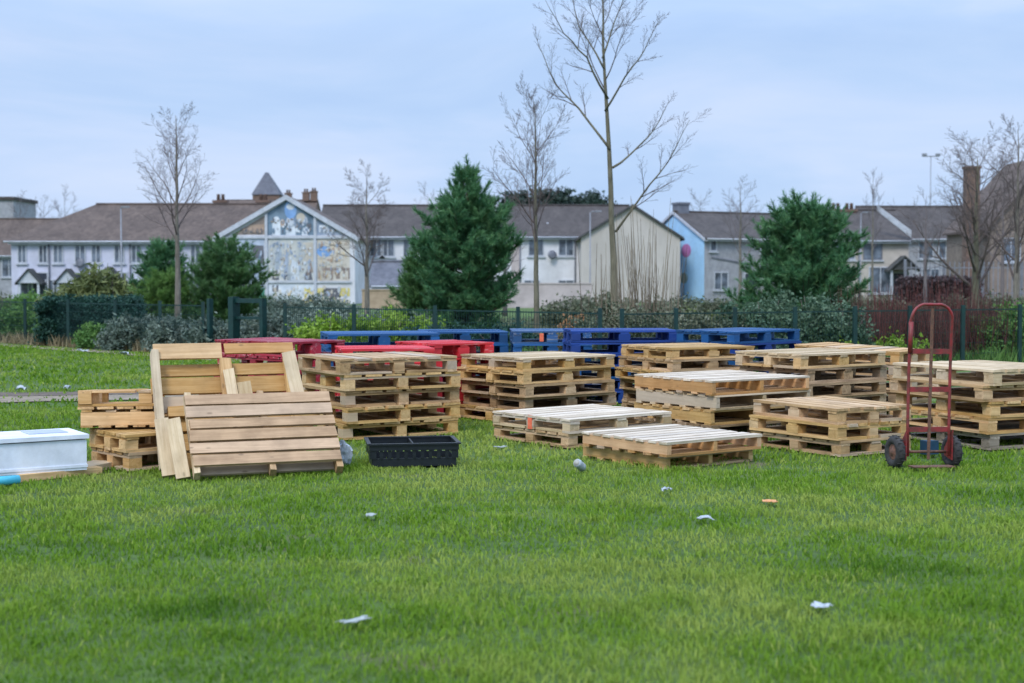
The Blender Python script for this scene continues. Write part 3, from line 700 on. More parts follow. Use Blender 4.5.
def gate():
    a = Vector((*on_line(210, FA, FB), 0)); b = Vector((*on_line(263, FA, FB), 0)); c = Vector((*on_line(234, FA, FB), 0))
    e = thing('metal_gate', 'green metal gate with thick posts in the fence at left', 'gate', a)
    t = (b - a).normalized(); rot = Matrix.Rotation(math.atan2(t.y, t.x), 3, 'Z'); Ln = (b - a).length; lc = (c - a).length
    for u, wd, hh in ((0, .09, 1.10), (lc, .16, 1.14), (Ln, .10, 1.12)):
        p = t * u; mb = MB(); mb.box((p.x, p.y, hh / 2), (wd, wd, hh), 0, 0, 0, rot); mb.build('gate_post', M['fence_green'], e)
    p = t * (lc + Ln) / 2
    for z, th in ((1.07, .08), (.75, .05), (.15, .05)):
        mb = MB(); mb.box((p.x, p.y, z), (Ln - lc - .13, th * .9, th), 0, 0, 0, rot); mb.build('gate_rail', M['fence_green'], e)
gate()

# ------------------------------------------------------------------ plants
def leaves_on(cent, size, n_per, leaf, spread, squash=.8, lvb=None, lvr=.35, elong=1.0, upb=0.0):
    """leaf quads scattered round cluster centres (c,3)"""
    c = np.repeat(cent, n_per, 0); n = len(c)
    p = c + rng.normal(0, 1, (n, 3)) * np.array([spread, spread, spread * squash])
    d = rng.normal(0, 1, (n, 3)); d[:, 2] += upb; d /= np.linalg.norm(d, axis=1)[:, None]
    q = np.cross(d, rng.normal(0, 1, (n, 3))); q /= np.linalg.norm(q, axis=1)[:, None]
    s = leaf * (.6 + .8 * rng.random(n))[:, None]
    A = d * s * elong; B = q * s * .5
    V = np.stack([p - A * .5, p + B * .8, p + A * .5, p - B * .8], 1).reshape(-1, 3)
    f = np.arange(n * 4).reshape(n, 4)
    base = lvb if lvb is not None else rng.random(len(cent))
    lv = np.clip(np.repeat(base, n_per) * .65 + lvr * rng.random(n), 0, 1)
    return V, f, np.repeat(lv, 4)
def shrub(name, label, cat, x, y, w, d, h, mat, n_cl=260, n_per=34, leaf=.05, spread=.07, flat=False, stems=8, group='shrubs behind the fence', zb=.05, boxy=False, elong=1.3):
    e = thing(name, label, cat, (x, y, 0), (0, 0, 0), group)
    # lumpy volume: a few lobes, cluster centres near their surfaces
    nl = max(3, int(w / .6)); lob = []
    for k in range(nl):
        fx = (k + .5) / nl - .5
        hh = h * (.72 + .28 * rng.random()) * (1 if boxy else (1 - .55 * (2 * fx) ** 4))
        lob.append((fx * w * .86, rng.uniform(-.12, .12) * d, hh, w / nl * (.75 + .35 * rng.random())))
    C = []
    for i in range(n_cl):
        lx, ly, lh, lr = lob[rng.integers(nl)]
        if boxy:
            C.append((rng.uniform(-w / 2, w / 2), rng.uniform(-d / 2, d / 2), h * (1 - .92 * rng.random() ** 1.4))); continue
        th = rng.uniform(0, 2 * PI); u = rng.random(); el = math.asin(u)
        k = (.62 + .42 * rng.random()) if rng.random() < .8 else rng.random()
        C.append((lx + math.cos(th) * math.cos(el) * lr * k, ly + math.sin(th) * math.cos(el) * d * .5 * k, zb + (lh - zb) * (math.sin(el) * k if rng.random() < .85 else rng.random() * .8)))
    C = np.array(C); lvb = np.clip(vnoise(C[:, 0] + x, C[:, 2] * 2 + y, 2.2) * .8 + .35 * rng.random(len(C)) - .05, 0, 1)
    V, f, lv = leaves_on(C, None, n_per, leaf, spread, .9, lvb, .45, elong)
    V[:, 2] = np.maximum(V[:, 2], .01)
    me = np_mesh(name + '_foliage', V, [f], lv, mat); link('foliage', me, e)
    mb = MB()
    for k in range(stems * nl // 2):
        lx, ly, lh, lr = lob[rng.integers(nl)]
        p0 = Vector((lx + rng.uniform(-.1, .1), ly, 0)); p1 = p0 + Vector((rng.uniform(-1, 1) * lr * .7, rng.uniform(-.4, .4) * d, lh * rng.uniform(.6, 1.0)))
        mb.tube([p0, p0.lerp(p1, .5) + Vector((0, 0, .06)), p1], [.012, .009, .004], 4)
    mb.build('stems', M['twig'], e)
    return e
def fl(px, off=1.0):                                   # a spot behind the left fence line
    D = on_line(px, FA, FB)[1] + off * 1.3; return X(px, D), D
def fr(px, off=1.0):
    D = on_line(px, FB, FC)[1] + off * 1.05; return X(px, D), D
x, y = fl(6, 1.2); shrub('green_hedge', 'bright green hedge at the far left behind the fence', 'hedge', x, y, 2.4, 1.3, .95, M['privet'], 300, leaf=.06)
x, y = fl(92, 1.3); shrub('clipped_hedge', 'dark green clipped hedge with flat top behind the fence', 'hedge', x, y, 2.2, 1.2, 1.02, M['hedge'], 900, 40, .05, .06, boxy=True)
x, y = fl(92, 4.0); shrub('olive_shrub', 'olive-yellow shrub rising behind the dark clipped hedge', 'shrub', x, y, 2.5, 1.4, 1.85, M['olive'], 460, 34, .08, .11, elong=3.2)
x, y = fl(112, .45); shrub('low_shrub', 'low green mounded shrub at the foot of the fence left of the gate', 'shrub', x, y, 1.4, .8, .55, M['privet'], 200)
x, y = fl(152, .55); shrub('sage_shrub', 'grey-green mounded shrub at the fence, left of the bare tree', 'shrub', x, y, 1.7, 1.0, .74, M['sage'], 420, elong=1.9)
x, y = fl(190, .7); shrub('sage_shrub', 'grey-green shrub at the foot of the bare tree', 'shrub', x, y, 1.6, 1.1, .80, M['sage'], 420, elong=1.9)
x, y = fl(236, .9); shrub('sage_shrub', 'grey-green shrub behind the gate', 'shrub', x, y, 1.5, 1.1, .80, M['sage'], 380, elong=1.9)
x, y = fl(300, 1.2); shrub('sage_hedge', 'grey-green informal hedge right of the gate below the mural', 'hedge', x, y, 1.9, 1.1, 1.08, M['sage'], 560)
x, y = fl(345, 1.3); shrub('sage_hedge', 'grey-green informal hedge left of the big pine', 'hedge', x, y, 2.0, 1.1, 1.0, M['sage'], 560)
x, y = fl(397, 1.6); shrub('sage_hedge', 'grey-green hedge end beside the big pine foot', 'hedge', x, y, 1.5, 1.0, .95, M['sage'], 420)
x, y = fl(375, .6); shrub('lime_shrub', 'low lime-green spreading shrub in front of the grey-green hedge', 'shrub', x, y, 2.7, .9, 1.0, M['lime'], 640, 34, .05, .06)
x, y = fl(548, .8); shrub('green_shrub', 'small green shrub at the foot of the thin bare tree', 'shrub', x, y, .75, .7, .55, M['privet'], 120)
x, y = fl(470, .9); shrub('pine_skirt_shrub', 'dark green low hedge under the big pine', 'hedge', x, y, 2.2, .8, .78, M['hedge'], 620, 36, .05)
x, y = fr(585, 2.2); shrub('orange_shrub', 'small shrub with orange-brown leaves below the cream gable', 'shrub', x - .1, y, .75, .7, .95, M['rusty_leaf'], 90, 26, .05)
x, y = fr(612, 1.6); shrub('scrub_bush', 'olive-grey scrub at the foot of the tall forked tree', 'shrub', x, y, 1.3, 1.0, 1.16, M['scrub'], 420, 30, .045)
x, y = fr(655, 1.6); shrub('scrub_bush', 'olive-grey scrub right of the tall forked tree', 'shrub', x, y, 1.5, 1.0, 1.22, M['scrub'], 460, 30, .045)
x, y = fr(706, 1.5); shrub('scrub_bush', 'olive-grey scrub below the blue gable', 'shrub', x, y, 1.5, 1.0, 1.14, M['scrub'], 440, 30, .045)
x, y = fr(718, 4.0); shrub('olive_shrub', 'yellowish-olive shrub below the grey house window', 'shrub', x, y, 1.5, 1.0, 1.12, M['olive'], 200, 30, .05)
x, y = fr(762, 1.3); shrub('sage_bush', 'grey-green leafy bush left below the right pine', 'shrub', x, y, 1.5, 1.2, 1.30, M['sage_dark'], 560, 34, .05)
x, y = fr(812, 1.2); shrub('sage_bush', 'dark grey-green leafy bush below the right pine', 'shrub', x, y, 1.6, 1.2, 1.34, M['sage_dark'], 620, 34, .05)
x, y = fr(1008, 1.2); shrub('green_bush', 'green leafy bush at the right edge beside the red stems', 'shrub', x, y, 1.4, 1.0, 1.12, M['privet'], 360, 34, .05)
x, y = fr(838, .55); shrub('green_bush', 'small light green plant at the fence foot under the right pine', 'shrub', x, y, .8, .5, .55, M['lime'], 110, 26, .05)
x, y = fr(893, .55); shrub('green_bush', 'small light green plant at the fence foot left of the hand truck', 'shrub', x, y, 1.0, .5, .60, M['lime'], 130, 26, .05)
for i, (px, D, ww, hh, mt, lab) in enumerate(((590, 44, 3.2, 1.15, 'scrub', 'far brownish scrub before the cream gable'), (690, 46, 3.4, 1.1, 'scrub', 'far brownish scrub before the blue gable house'), (770, 48, 3.6, 1.15, 'scrub', 'far brownish scrub behind the right pine'),
      (872, 50, 4.0, 1.05, 'scrub', 'far brownish scrub before the buff house'), (985, 50, 4.6, 1.1, 'scrub', 'far brownish scrub below the railings'), (300, 58, 5.0, 1.0, 'sage', 'far grey-green shrubs at the foot of the mural gable'), (30, 60, 3.4, 1.0, 'privet', 'far green shrubs at the far left before the lilac terrace'))):
    shrub('scrub_bush', lab, 'shrub', X(px, D), D, ww, 1.6, hh, M[mt], 420, 30, .08, .12, stems=4)
x, y = fl(-15, 6.0); shrub('bare_bush', 'dark brownish bush in front of the lilac terrace at far left', 'shrub', x, y, 1.6, 1.2, 1.6, M['scrub'], 150, 26, .05)

def stems_clump(name, label, x, y, w, d, h, mat, n, spread=.28, group=None, r=.006, fork=True):
    mb = MB(); rr = random.Random(int(x * 97 + y * 13))
    for k in range(n):
        p0 = Vector((rr.uniform(-w / 2, w / 2), rr.uniform(-d / 2, d / 2), 0)); hh = h * rr.uniform(.55, 1.0)
        dr = Vector((rr.gauss(0, spread), rr.gauss(0, spread), 1)); p1 = p0 + dr * hh * .5 + Vector((rr.gauss(0, .03), 0, 0)); p2 = p1 + (dr * .6 + Vector((0, 0, .5))) * hh * .5
        bv = rr.random(); mb.tube([p0, p1, p2], [r, r * .8, r * .35], 3, bv=bv, smooth=False)
        if fork:
            q = p0.lerp(p1, rr.uniform(.5, 1)); mb.tube([q, q + Vector((rr.gauss(0, .12), rr.gauss(0, .1), hh * rr.uniform(.25, .45)))], [r * .6, r * .3], 3, bv=bv, smooth=False)
    o = mb.build(name, mat, None, (x, y, 0)); tag(o, label, 'shrub', group); return o
dlab = ['red-stemmed leafless shrub right of the right pine', 'red-stemmed leafless shrub behind the left of the hand truck', 'red-stemmed leafless shrub directly behind the hand truck',
        'red-stemmed leafless shrub just right of the hand truck', 'red-stemmed leafless shrub left of the green bush at right edge', 'red-stemmed leafless shrub behind the green bush at right edge']
for i, px in enumerate((868, 898, 925, 952, 982, 1020)):
    x, y = fr(px, 1.7 if i % 2 else 1.3); stems_clump('dogwood_shrub', dlab[i], x, y, .8, .9, (1.32, 1.42, 1.30, 1.46, 1.25, 1.15)[i], M['dog'], 190, .20, 'red-stemmed shrubs behind the fence')
slab = ['tall pale leafless stems left of the tall tree trunk', 'tall pale leafless stems right of the tall tree trunk', 'tall pale leafless stems at the right of the cream gable']
for i, (px, n, h) in enumerate(((604, 18, 2.0), (636, 30, 2.7), (662, 22, 2.3))):
    x, y = fr(px, 2.6); stems_clump('sapling_clump', slab[i], x, y, .55, .6, h, M['reed'], n, .12, 'leafless stems in front of the cream gable', .009)
# dry grass and weeds at the foot of the fences
def weeds(name, label, A, B, o0, o1, n, h, mat, t0=0., t1=1.):
    t = rng.uniform(t0, t1, n); o = rng.uniform(o0, o1, n)
    dx, dy = B[0] - A[0], B[1] - A[1]; ln = math.hypot(dx, dy); nx, ny = -dy / ln, dx / ln
    x = A[0] + t * dx + nx * o; y = A[1] + t * dy + ny * o
    k = vnoise(x * 3, y * 3, .5); hh = h * (.3 + 1.2 * k * rng.random(n)); a = rng.uniform(0, PI, n); w = .008 + .008 * rng.random(n)
    V = np.stack([np.stack([x - np.cos(a) * w, y - np.sin(a) * w, 0 * x], 1), np.stack([x + np.cos(a) * w, y + np.sin(a) * w, 0 * x], 1),
                  np.stack([x + rng.normal(0, .35, n) * hh, y + rng.normal(0, .35, n) * hh, hh], 1)], 1).reshape(-1, 3)
    me = np_mesh(name, V, [np.arange(n * 3).reshape(n, 3)], np.repeat(np.clip(k + .3 * rng.normal(0, 1, n), 0, 1), 3), mat)
    tag(link(name, me), label, 'weeds', kind='stuff')
weeds('dry_grass', 'dry straw-coloured grass along the foot of the left fence', FA, FB, -.15, .7, 9000, .34, M['dry'])
weeds('weeds', 'green weeds along the foot of the right fence', FB, FC, -.1, .9, 7000, .35, M['privet'])
weeds('rough_grass', 'rough grass beyond the fence', FA, FC, 3, 22, 60000, .22, M['scrub'], -.2, 1.3)

# bare trees ------------------------------------------------------
def grow(mb, p, d, ln, r, depth, rr, upw=.25, nsub=(5, 7), ang=(25, 50), fall=.55, sides=(6, 5, 4, 3, 3), rmin=.004, wig=.09, start=.25):
    seg = 6 if depth < 2 else 4
    pts = [p.copy()]; rad = [r]; q = p.copy(); dd = d.normalized()
    for i in range(seg):
        dd = (dd + Vector((rr.gauss(0, wig), rr.gauss(0, wig), rr.gauss(0, wig * .6) + upw * .12))).normalized()
        q = q + dd * ln / seg; pts.append(q.copy()); rad.append(max(r * (1 - .82 * (i + 1) / seg), rmin * .6))
    mb.tube(pts, rad, sides[min(depth, 4)], cap=False)
    if depth >= (4 if rmin < .0045 else 3): return
    branch_along(mb, pts, rad, ln, depth, rr, upw, nsub, ang, fall, sides, rmin, wig, start)
def branch_along(mb, pts, rad, ln, depth, rr, upw, nsub, ang, fall, sides, rmin, wig, start, maxdepth=4):
    n = rr.randint(*nsub) if depth < 3 else rr.randint(3, 5); az = rr.uniform(0, 6)
    for k in range(n):
        t = start + (1 - start) * (k + rr.random()) / n; i = min(int(t * (len(pts) - 1)), len(pts) - 2); f = t * (len(pts) - 1) - i
        q = pts[i].lerp(pts[i + 1], f); dd = (pts[i + 1] - pts[i]).normalized(); rq = rad[i] * (1 - f) + rad[i + 1] * f
        az += 2.4 + rr.gauss(0, .4); s = Vector((math.cos(az), math.sin(az), 0)); s = (s - dd * s.dot(dd)).normalized()
        a = R(rr.uniform(*ang)); nd = dd * math.cos(a) + s * math.sin(a)
        grow(mb, q, nd, ln * fall * (1 - .45 * t) * rr.uniform(.75, 1.15), max(rq * .55, rmin * (1 if depth < 2 else .7)), depth + 1, rr, upw, nsub, ang, fall, sides, rmin, wig, .2)
def bare_tree(name, label, x, y, h, r, seed, crown0=.35, nmain=12, ang=(28, 48), fall=.42, upw=.3, bark='bark', twig='twig', lean=(0, 0), limbs=None, group=None, nsub=(6, 9), rmin=.0026, l1=None):
    rr = random.Random(seed); e = thing(name, label, 'tree', (x, y, 0), (0, 0, 0), group)
    if not limbs: h *= .92
    tr = MB(); pts = []; rad = []
    nseg = 12
    for i in range(nseg + 1):
        t = i / nseg; pts.append(Vector((lean[0] * t + rr.gauss(0, .012) * h * .25 * t, lean[1] * t + rr.gauss(0, .012) * h * .25 * t, h * t))); rad.append(max(r * (1.25 if i == 0 else 1) * (1 - .93 * t), rmin * .8))
    tr.tube(pts, rad, 9); tr.build('trunk', M[bark], e)
    cr = MB()
    if limbs:
        for (lp, lr) in limbs:
            P = [Vector(p) for p in lp]; Q = []
            for i in range(len(P) - 1):
                for k in range(3): Q.append(P[i].lerp(P[i + 1], k / 3) + Vector((rr.gauss(0, .01), rr.gauss(0, .02), 0)))
            Q.append(P[-1]); rd = [max(lr * (1 - .85 * i / (len(Q) - 1)), rmin) for i in range(len(Q))]
            lb = MB(); lb.tube(Q, rd, 6); lb.build('limb', M[bark], e)
            branch_along(cr, Q, rd, sum((Q[i + 1] - Q[i]).length for i in range(len(Q) - 1)) * .75, 1, rr, upw, nsub, ang, .45, (6, 5, 4, 3, 3), rmin, .09, .18)
    az = rr.uniform(0, 6)
    for k in range(nmain):
        t = crown0 + (.97 - crown0) * (k + rr.random() * .8) / nmain; i = min(int(t * nseg), nseg - 1); f = t * nseg - i
        q = pts[i].lerp(pts[i + 1], f); rq = rad[i] * (1 - f) + rad[i + 1] * f
        az += 2.4 + rr.gauss(0, .3); a = R(rr.uniform(*ang)); s = Vector((math.cos(az), math.sin(az), 0))
        L1 = (l1 or h * fall) * (1 - .6 * (t - crown0) / (1 - crown0)) * rr.uniform(.8, 1.1)
        grow(cr, q, Vector((0, 0, 1)) * math.cos(a) + s * math.sin(a), L1, max(rq * .46, rmin), 1, rr, upw, nsub, ang, .5, (6, 5, 4, 3, 3), rmin)
    cr.build('crown', M[twig], e)
    return e
D = 33.; bare_tree('bare_tree', 'slender leafless tree with a fan-shaped crown before the lilac terrace', X(178, D), D, Z(97, D), .085, 5, .42, 17, (30, 50), .30, .45, group='leafless trees')
D = 46.; bare_tree('bare_tree', 'small leafless tree in front of the mural gable right side', X(367, D), D, Z(165, D), .10, 8, .30, 15, (32, 58), .36, .35, bark='bark', group='leafless trees', rmin=.0044)
D = 26.; bare_tree('bare_tree', 'thin leafless tree between the big pine and the tall forked tree', X(537, D), D, Z(80, D), .065, 21, .40, 15, (25, 45), .33, .4, bark='bark_green', lean=(-.05, 0), group='leafless trees')
# the tall tree whose crown leaves the frame
D = 26.; x0 = X(617, D)
def q(px, py, dy): return (X(px, D) - x0, dy, Z(py, D))
limbs = [([q(615, 232, 0), q(640, 198, -.3), q(664, 165, -.5), q(684, 125, -.7)], 0.0252), ([q(613, 168, 0), q(634, 152, .3), q(656, 128, .5), q(672, 98, .6)], 0.0252),
         ([q(610, 150, 0), q(580, 108, .3), q(556, 82, .5), q(538, 40, .6)], 0.0266), ([q(607, 100, 0), q(585, 62, -.3), q(562, 40, -.5), q(543, 8, -.7)], 0.0222),
         ([q(605, 112, 0), q(622, 82, -.4), q(640, 58, -.6), q(654, 30, -.8)], 0.0207), ([q(603, 70, 0), q(580, 25, .4), q(568, -20, .6)], 0.0192), ([q(602, 60, 0), q(615, 20, .3), q(632, -25, .4)], 0.0192)]
bare_tree('bare_tree', 'tallest leafless tree with spreading upswept limbs, its top beyond the picture', x0, D, Z(-55, D), .076, 3, .62, 8, (25, 45), .22, .35, bark='bark_green', lean=(X(600, D) - x0, .1), limbs=limbs, group='leafless trees', nsub=(7, 10))
D = 62.; bare_tree('bare_tree', 'small leafless tree before the grey house, left of the right pine', X(740, D), D, Z(174, D), .10, 31, .38, 13, (30, 55), .34, .3, twig='twig_far', group='leafless trees', rmin=.005)
D = 80.; bare_tree('bare_tree', 'narrow leafless tree above the buff house', X(872, D), D, Z(165, D), .09, 33, .4, 13, (18, 35), .25, .4, twig='twig_far', group='leafless trees', rmin=.006)
D = 36.; bare_tree('bare_tree', 'many-branched leafless tree in front of the brick chimney', X(975, D), D, Z(142, D), .13, 41, .24, 24, (30, 60), .50, .35, bark='bark_green', group='leafless trees', rmin=.0035, nsub=(7, 9))
D = 34.; bare_tree('bare_tree', 'tall leafless tree at the right edge of the picture', X(1016, D), D, Z(112, D), .09, 44, .25, 18, (25, 48), .40, .35, group='leafless trees', rmin=.0034)
D = 30.; bare_tree('bare_tree', 'leafless tree just past the left edge, twigs reaching in', X(-62, D), D, Z(85, D), .09, 47, .35, 12, (30, 55), .33, .3, group='leafless trees')
for i, (px, py, D, lab) in enumerate(((22, 190, 150, 'distant leafless tree above the low roof, leftmost of three'), (45, 193, 160, 'distant leafless tree above the low roof, middle of three'), (66, 186, 150, 'distant leafless tree at the end of the lilac roof'),
     (428, 185, 150, 'faint leafless tree above the roof left of the big pine tip'), (505, 170, 60, 'leafless tree rising over the roof right of the big pine'), (700, 186, 200, 'faint distant leafless tree right of the blue gable chimney'), (925, 185, 60, 'leafless tree left of the brick chimney'), (1002, 150, 60, 'leafless tree before the red-brown roof at right'))):
    bare_tree('bare_tree', lab, X(px, D), D, Z(py, D), .1, 60 + i, .3, 11, (28, 50), .36, .3, twig='twig_far', bark='twig_far', group='leafless trees', rmin=.0045 * D / 50, nsub=(5, 7))

# pines -----------------------------------------------------------
def pine(label, x, y, h, w, seed, mat, full=1.0, z0=.15, tip=True, nw=15, cone=1.0, prof=((0, .15, .4, .65, .85, 1), (.72, .95, 1.0, .82, .5, .22))):
    rr = random.Random(seed); e = thing('pine_tree', label, 'tree', (x, y, 0), (0, 0, 0), 'evergreen pines')
    tr = MB(); tr.tube([(0, 0, 0), (.03, 0, h * .5), (0, 0, h * .97)], [.075, .045, .012], 8); tr.build('trunk', M['pine_bark'], e)
    br = MB(); tufts = []
    def shoot(p, d, ln, r):
        q = p + d * ln * .5 + Vector((0, 0, -.03 * ln)); t = q + (d + Vector((0, 0, .35))).normalized() * ln * .5
        br.tube([p, q, t], [r, r * .7, r * .35], 4, cap=False); return q, t
    for k in range(nw):
        f = (k + rr.random() * .6) / nw; z = z0 + (h * .93 - z0) * f
        g = float(np.interp(f, prof[0], prof[1])) * rr.uniform(.88, 1.08)
        nb = rr.randint(9, 12) if f < .8 else rr.randint(3, 5); a0 = rr.uniform(0, 6)
        for b in range(nb):
            a = a0 + 2 * PI * b / nb + rr.gauss(0, .2); up = .15 + .75 * f + rr.gauss(0, .08)
            ln = w / 2 * g * rr.uniform(.60, 1.18) + .10
            d = Vector((math.cos(a), math.sin(a), up)).normalized()
            p0 = Vector((0, 0, z)); m_, t_ = shoot(p0, d, ln, .018 * (1.1 - f))
            ns = max(4, int(ln / .055 * full))
            for s in range(ns):
                u = .22 + .78 * (s + rr.random()) / ns
                base = p0.lerp(m_, u * 2) if u < .5 else m_.lerp(t_, u * 2 - 1)
                sd = (d * .6 + Vector((rr.gauss(0, .8), rr.gauss(0, .8), .55 + rr.gauss(0, .35)))).normalized(); sl = rr.uniform(.08, .19)
                tufts.append((base, sd, sl)); tufts.append((base + sd * sl * .55, sd, sl * .8)); tufts.append((base, (sd + Vector((rr.gauss(0, .6), rr.gauss(0, .6), .5))).normalized(), sl * 1.1))
            tufts.append((t_, (d + Vector((0, 0, .8))).normalized(), .2))
    if tip:
        for k in range(11):
            a = k * 2.4; rd_ = .06 + .030 * k; zz = h * (.86 - .016 * k)
            for j in range(4): tufts.append((Vector((math.cos(a) * (rd_ + .012 * j), math.sin(a) * (rd_ + .012 * j), zz + .085 * j)), Vector((math.cos(a) * .15, math.sin(a) * .15, 1)).normalized(), .10))
        for k in range(5): tufts.append((Vector((rr.gauss(0, .012), rr.gauss(0, .012), h * (.86 + .03 * k))), Vector((0, 0, 1)), .14))
        for k in range(5):
            a = 1.256 * k; b = Vector((math.cos(a) * .10, math.sin(a) * .10, h * .86))
            for j in range(3): tufts.append((b + Vector((math.cos(a) * .03 * j, math.sin(a) * .03 * j, j * .11)), Vector((math.cos(a) * .25, math.sin(a) * .25, 1)).normalized(), .12))
    br.build('limbs', M['pine_bark'], e)
    tufts += [t for t in tufts if t[2] in (.10, .14, .12)] if tip else []
    P0 = np.array([t[0][:] for t in tufts]); Dv = np.array([t[1][:] for t in tufts]); Ln = np.array([t[2] for t in tufts]); k = 30
    n = len(P0) * k; p = np.repeat(P0, k, 0); d = np.repeat(Dv, k, 0); ln = np.repeat(Ln, k)
    p = p + d * (rng.random(n) * ln)[:, None]
    v = d * 1.0 + rng.normal(0, .50, (n, 3)); v /= np.linalg.norm(v, axis=1)[:, None]
    s = np.cross(v, rng.normal(0, 1, (n, 3))); s /= np.linalg.norm(s, axis=1)[:, None]; s *= .0055
    nl = (.065 + .06 * rng.random(n))[:, None]
    V = np.stack([p - s, p + s, p + v * nl], 1).reshape(-1, 3)
    lv = np.clip(np.repeat(rng.random(len(P0)) * .6, k) + .4 * rng.random(n), 0, 1)
    link('foliage', np_mesh('pine_foliage', V, [np.arange(n * 3).reshape(n, 3)], np.repeat(lv, 3), mat), e)
D = 27.; pine('large dark green pine with a spiky leader, left of centre', X(467, D), D, Z(160, D), 2.08, 2, M['needle'], 1.0, .10, nw=20, prof=((0, .1, .25, .42, .56, .68, .78, .88, 1), (.42, .62, .88, 1.0, .92, .72, .46, .20, .05)))
D = 26.; pine('broad dark green pine at right with a rounded top', X(804, D), D, Z(204, D), 2.35, 5, M['needle'], 1.0, .2, tip=False, nw=17, cone=.62)
D = 35.; pine('small bushy green pine right of the slender bare tree', X(226, D), D, Z(240, D), 1.95, 9, M['needle2'], 1.0, .15, tip=False, nw=13, cone=.55)
D = 37.; pine('small dark pine left behind the slender bare tree', X(163, D), D, Z(240, D), 1.5, 12, M['needle'], 1.0, .15, tip=False, nw=12, cone=.6)
D = 35.; pine('low light green pine at the foot of the slender bare tree', X(166, D - .5), D - .5, Z(274, D), 1.35, 14, M['needle3'], 1.0, .1, tip=False, nw=9, cone=.6)
D = 29.; pine('small yellowish-green young pine left of the large pine', X(421, D), D, Z(248, D), 1.1, 17, M['needle2'], 1.0, .15, tip=False, nw=10, cone=.7)

def far_grove():
    lab = ['dark green tree crown over the white terrace roof, left of three', 'dark green tree crown over the white terrace roof, middle of three', 'dark green tree crown over the white terrace roof, right of three']
    for i, (px, w, py) in enumerate(((520, 5, 192), (555, 7, 188), (592, 6, 194))):
        D = 150; h = Z(py, D); e = thing('evergreen_tree', lab[i], 'tree', (X(px, D), D, 0), (0, 0, 0), 'far evergreens')
        mb = MB(); mb.tube([(0, 0, 0), (0, 0, h * .8)], [.3, .1], 7); mb.build('trunk', M['bark'], e)
        C = rng.normal(0, 1, (260, 3)); C /= np.linalg.norm(C, axis=1)[:, None]; C *= (.5 + .5 * rng.random(260))[:, None]
        C = C * np.array([w / 2, 2.5, h * .28]) + np.array([0, 0, h * .72])
        V, f, lv = leaves_on(C, None, 26, .35, .4); link('crown', np_mesh('far_crown', V, [f], lv, M['farleaf']), e)
far_grove()

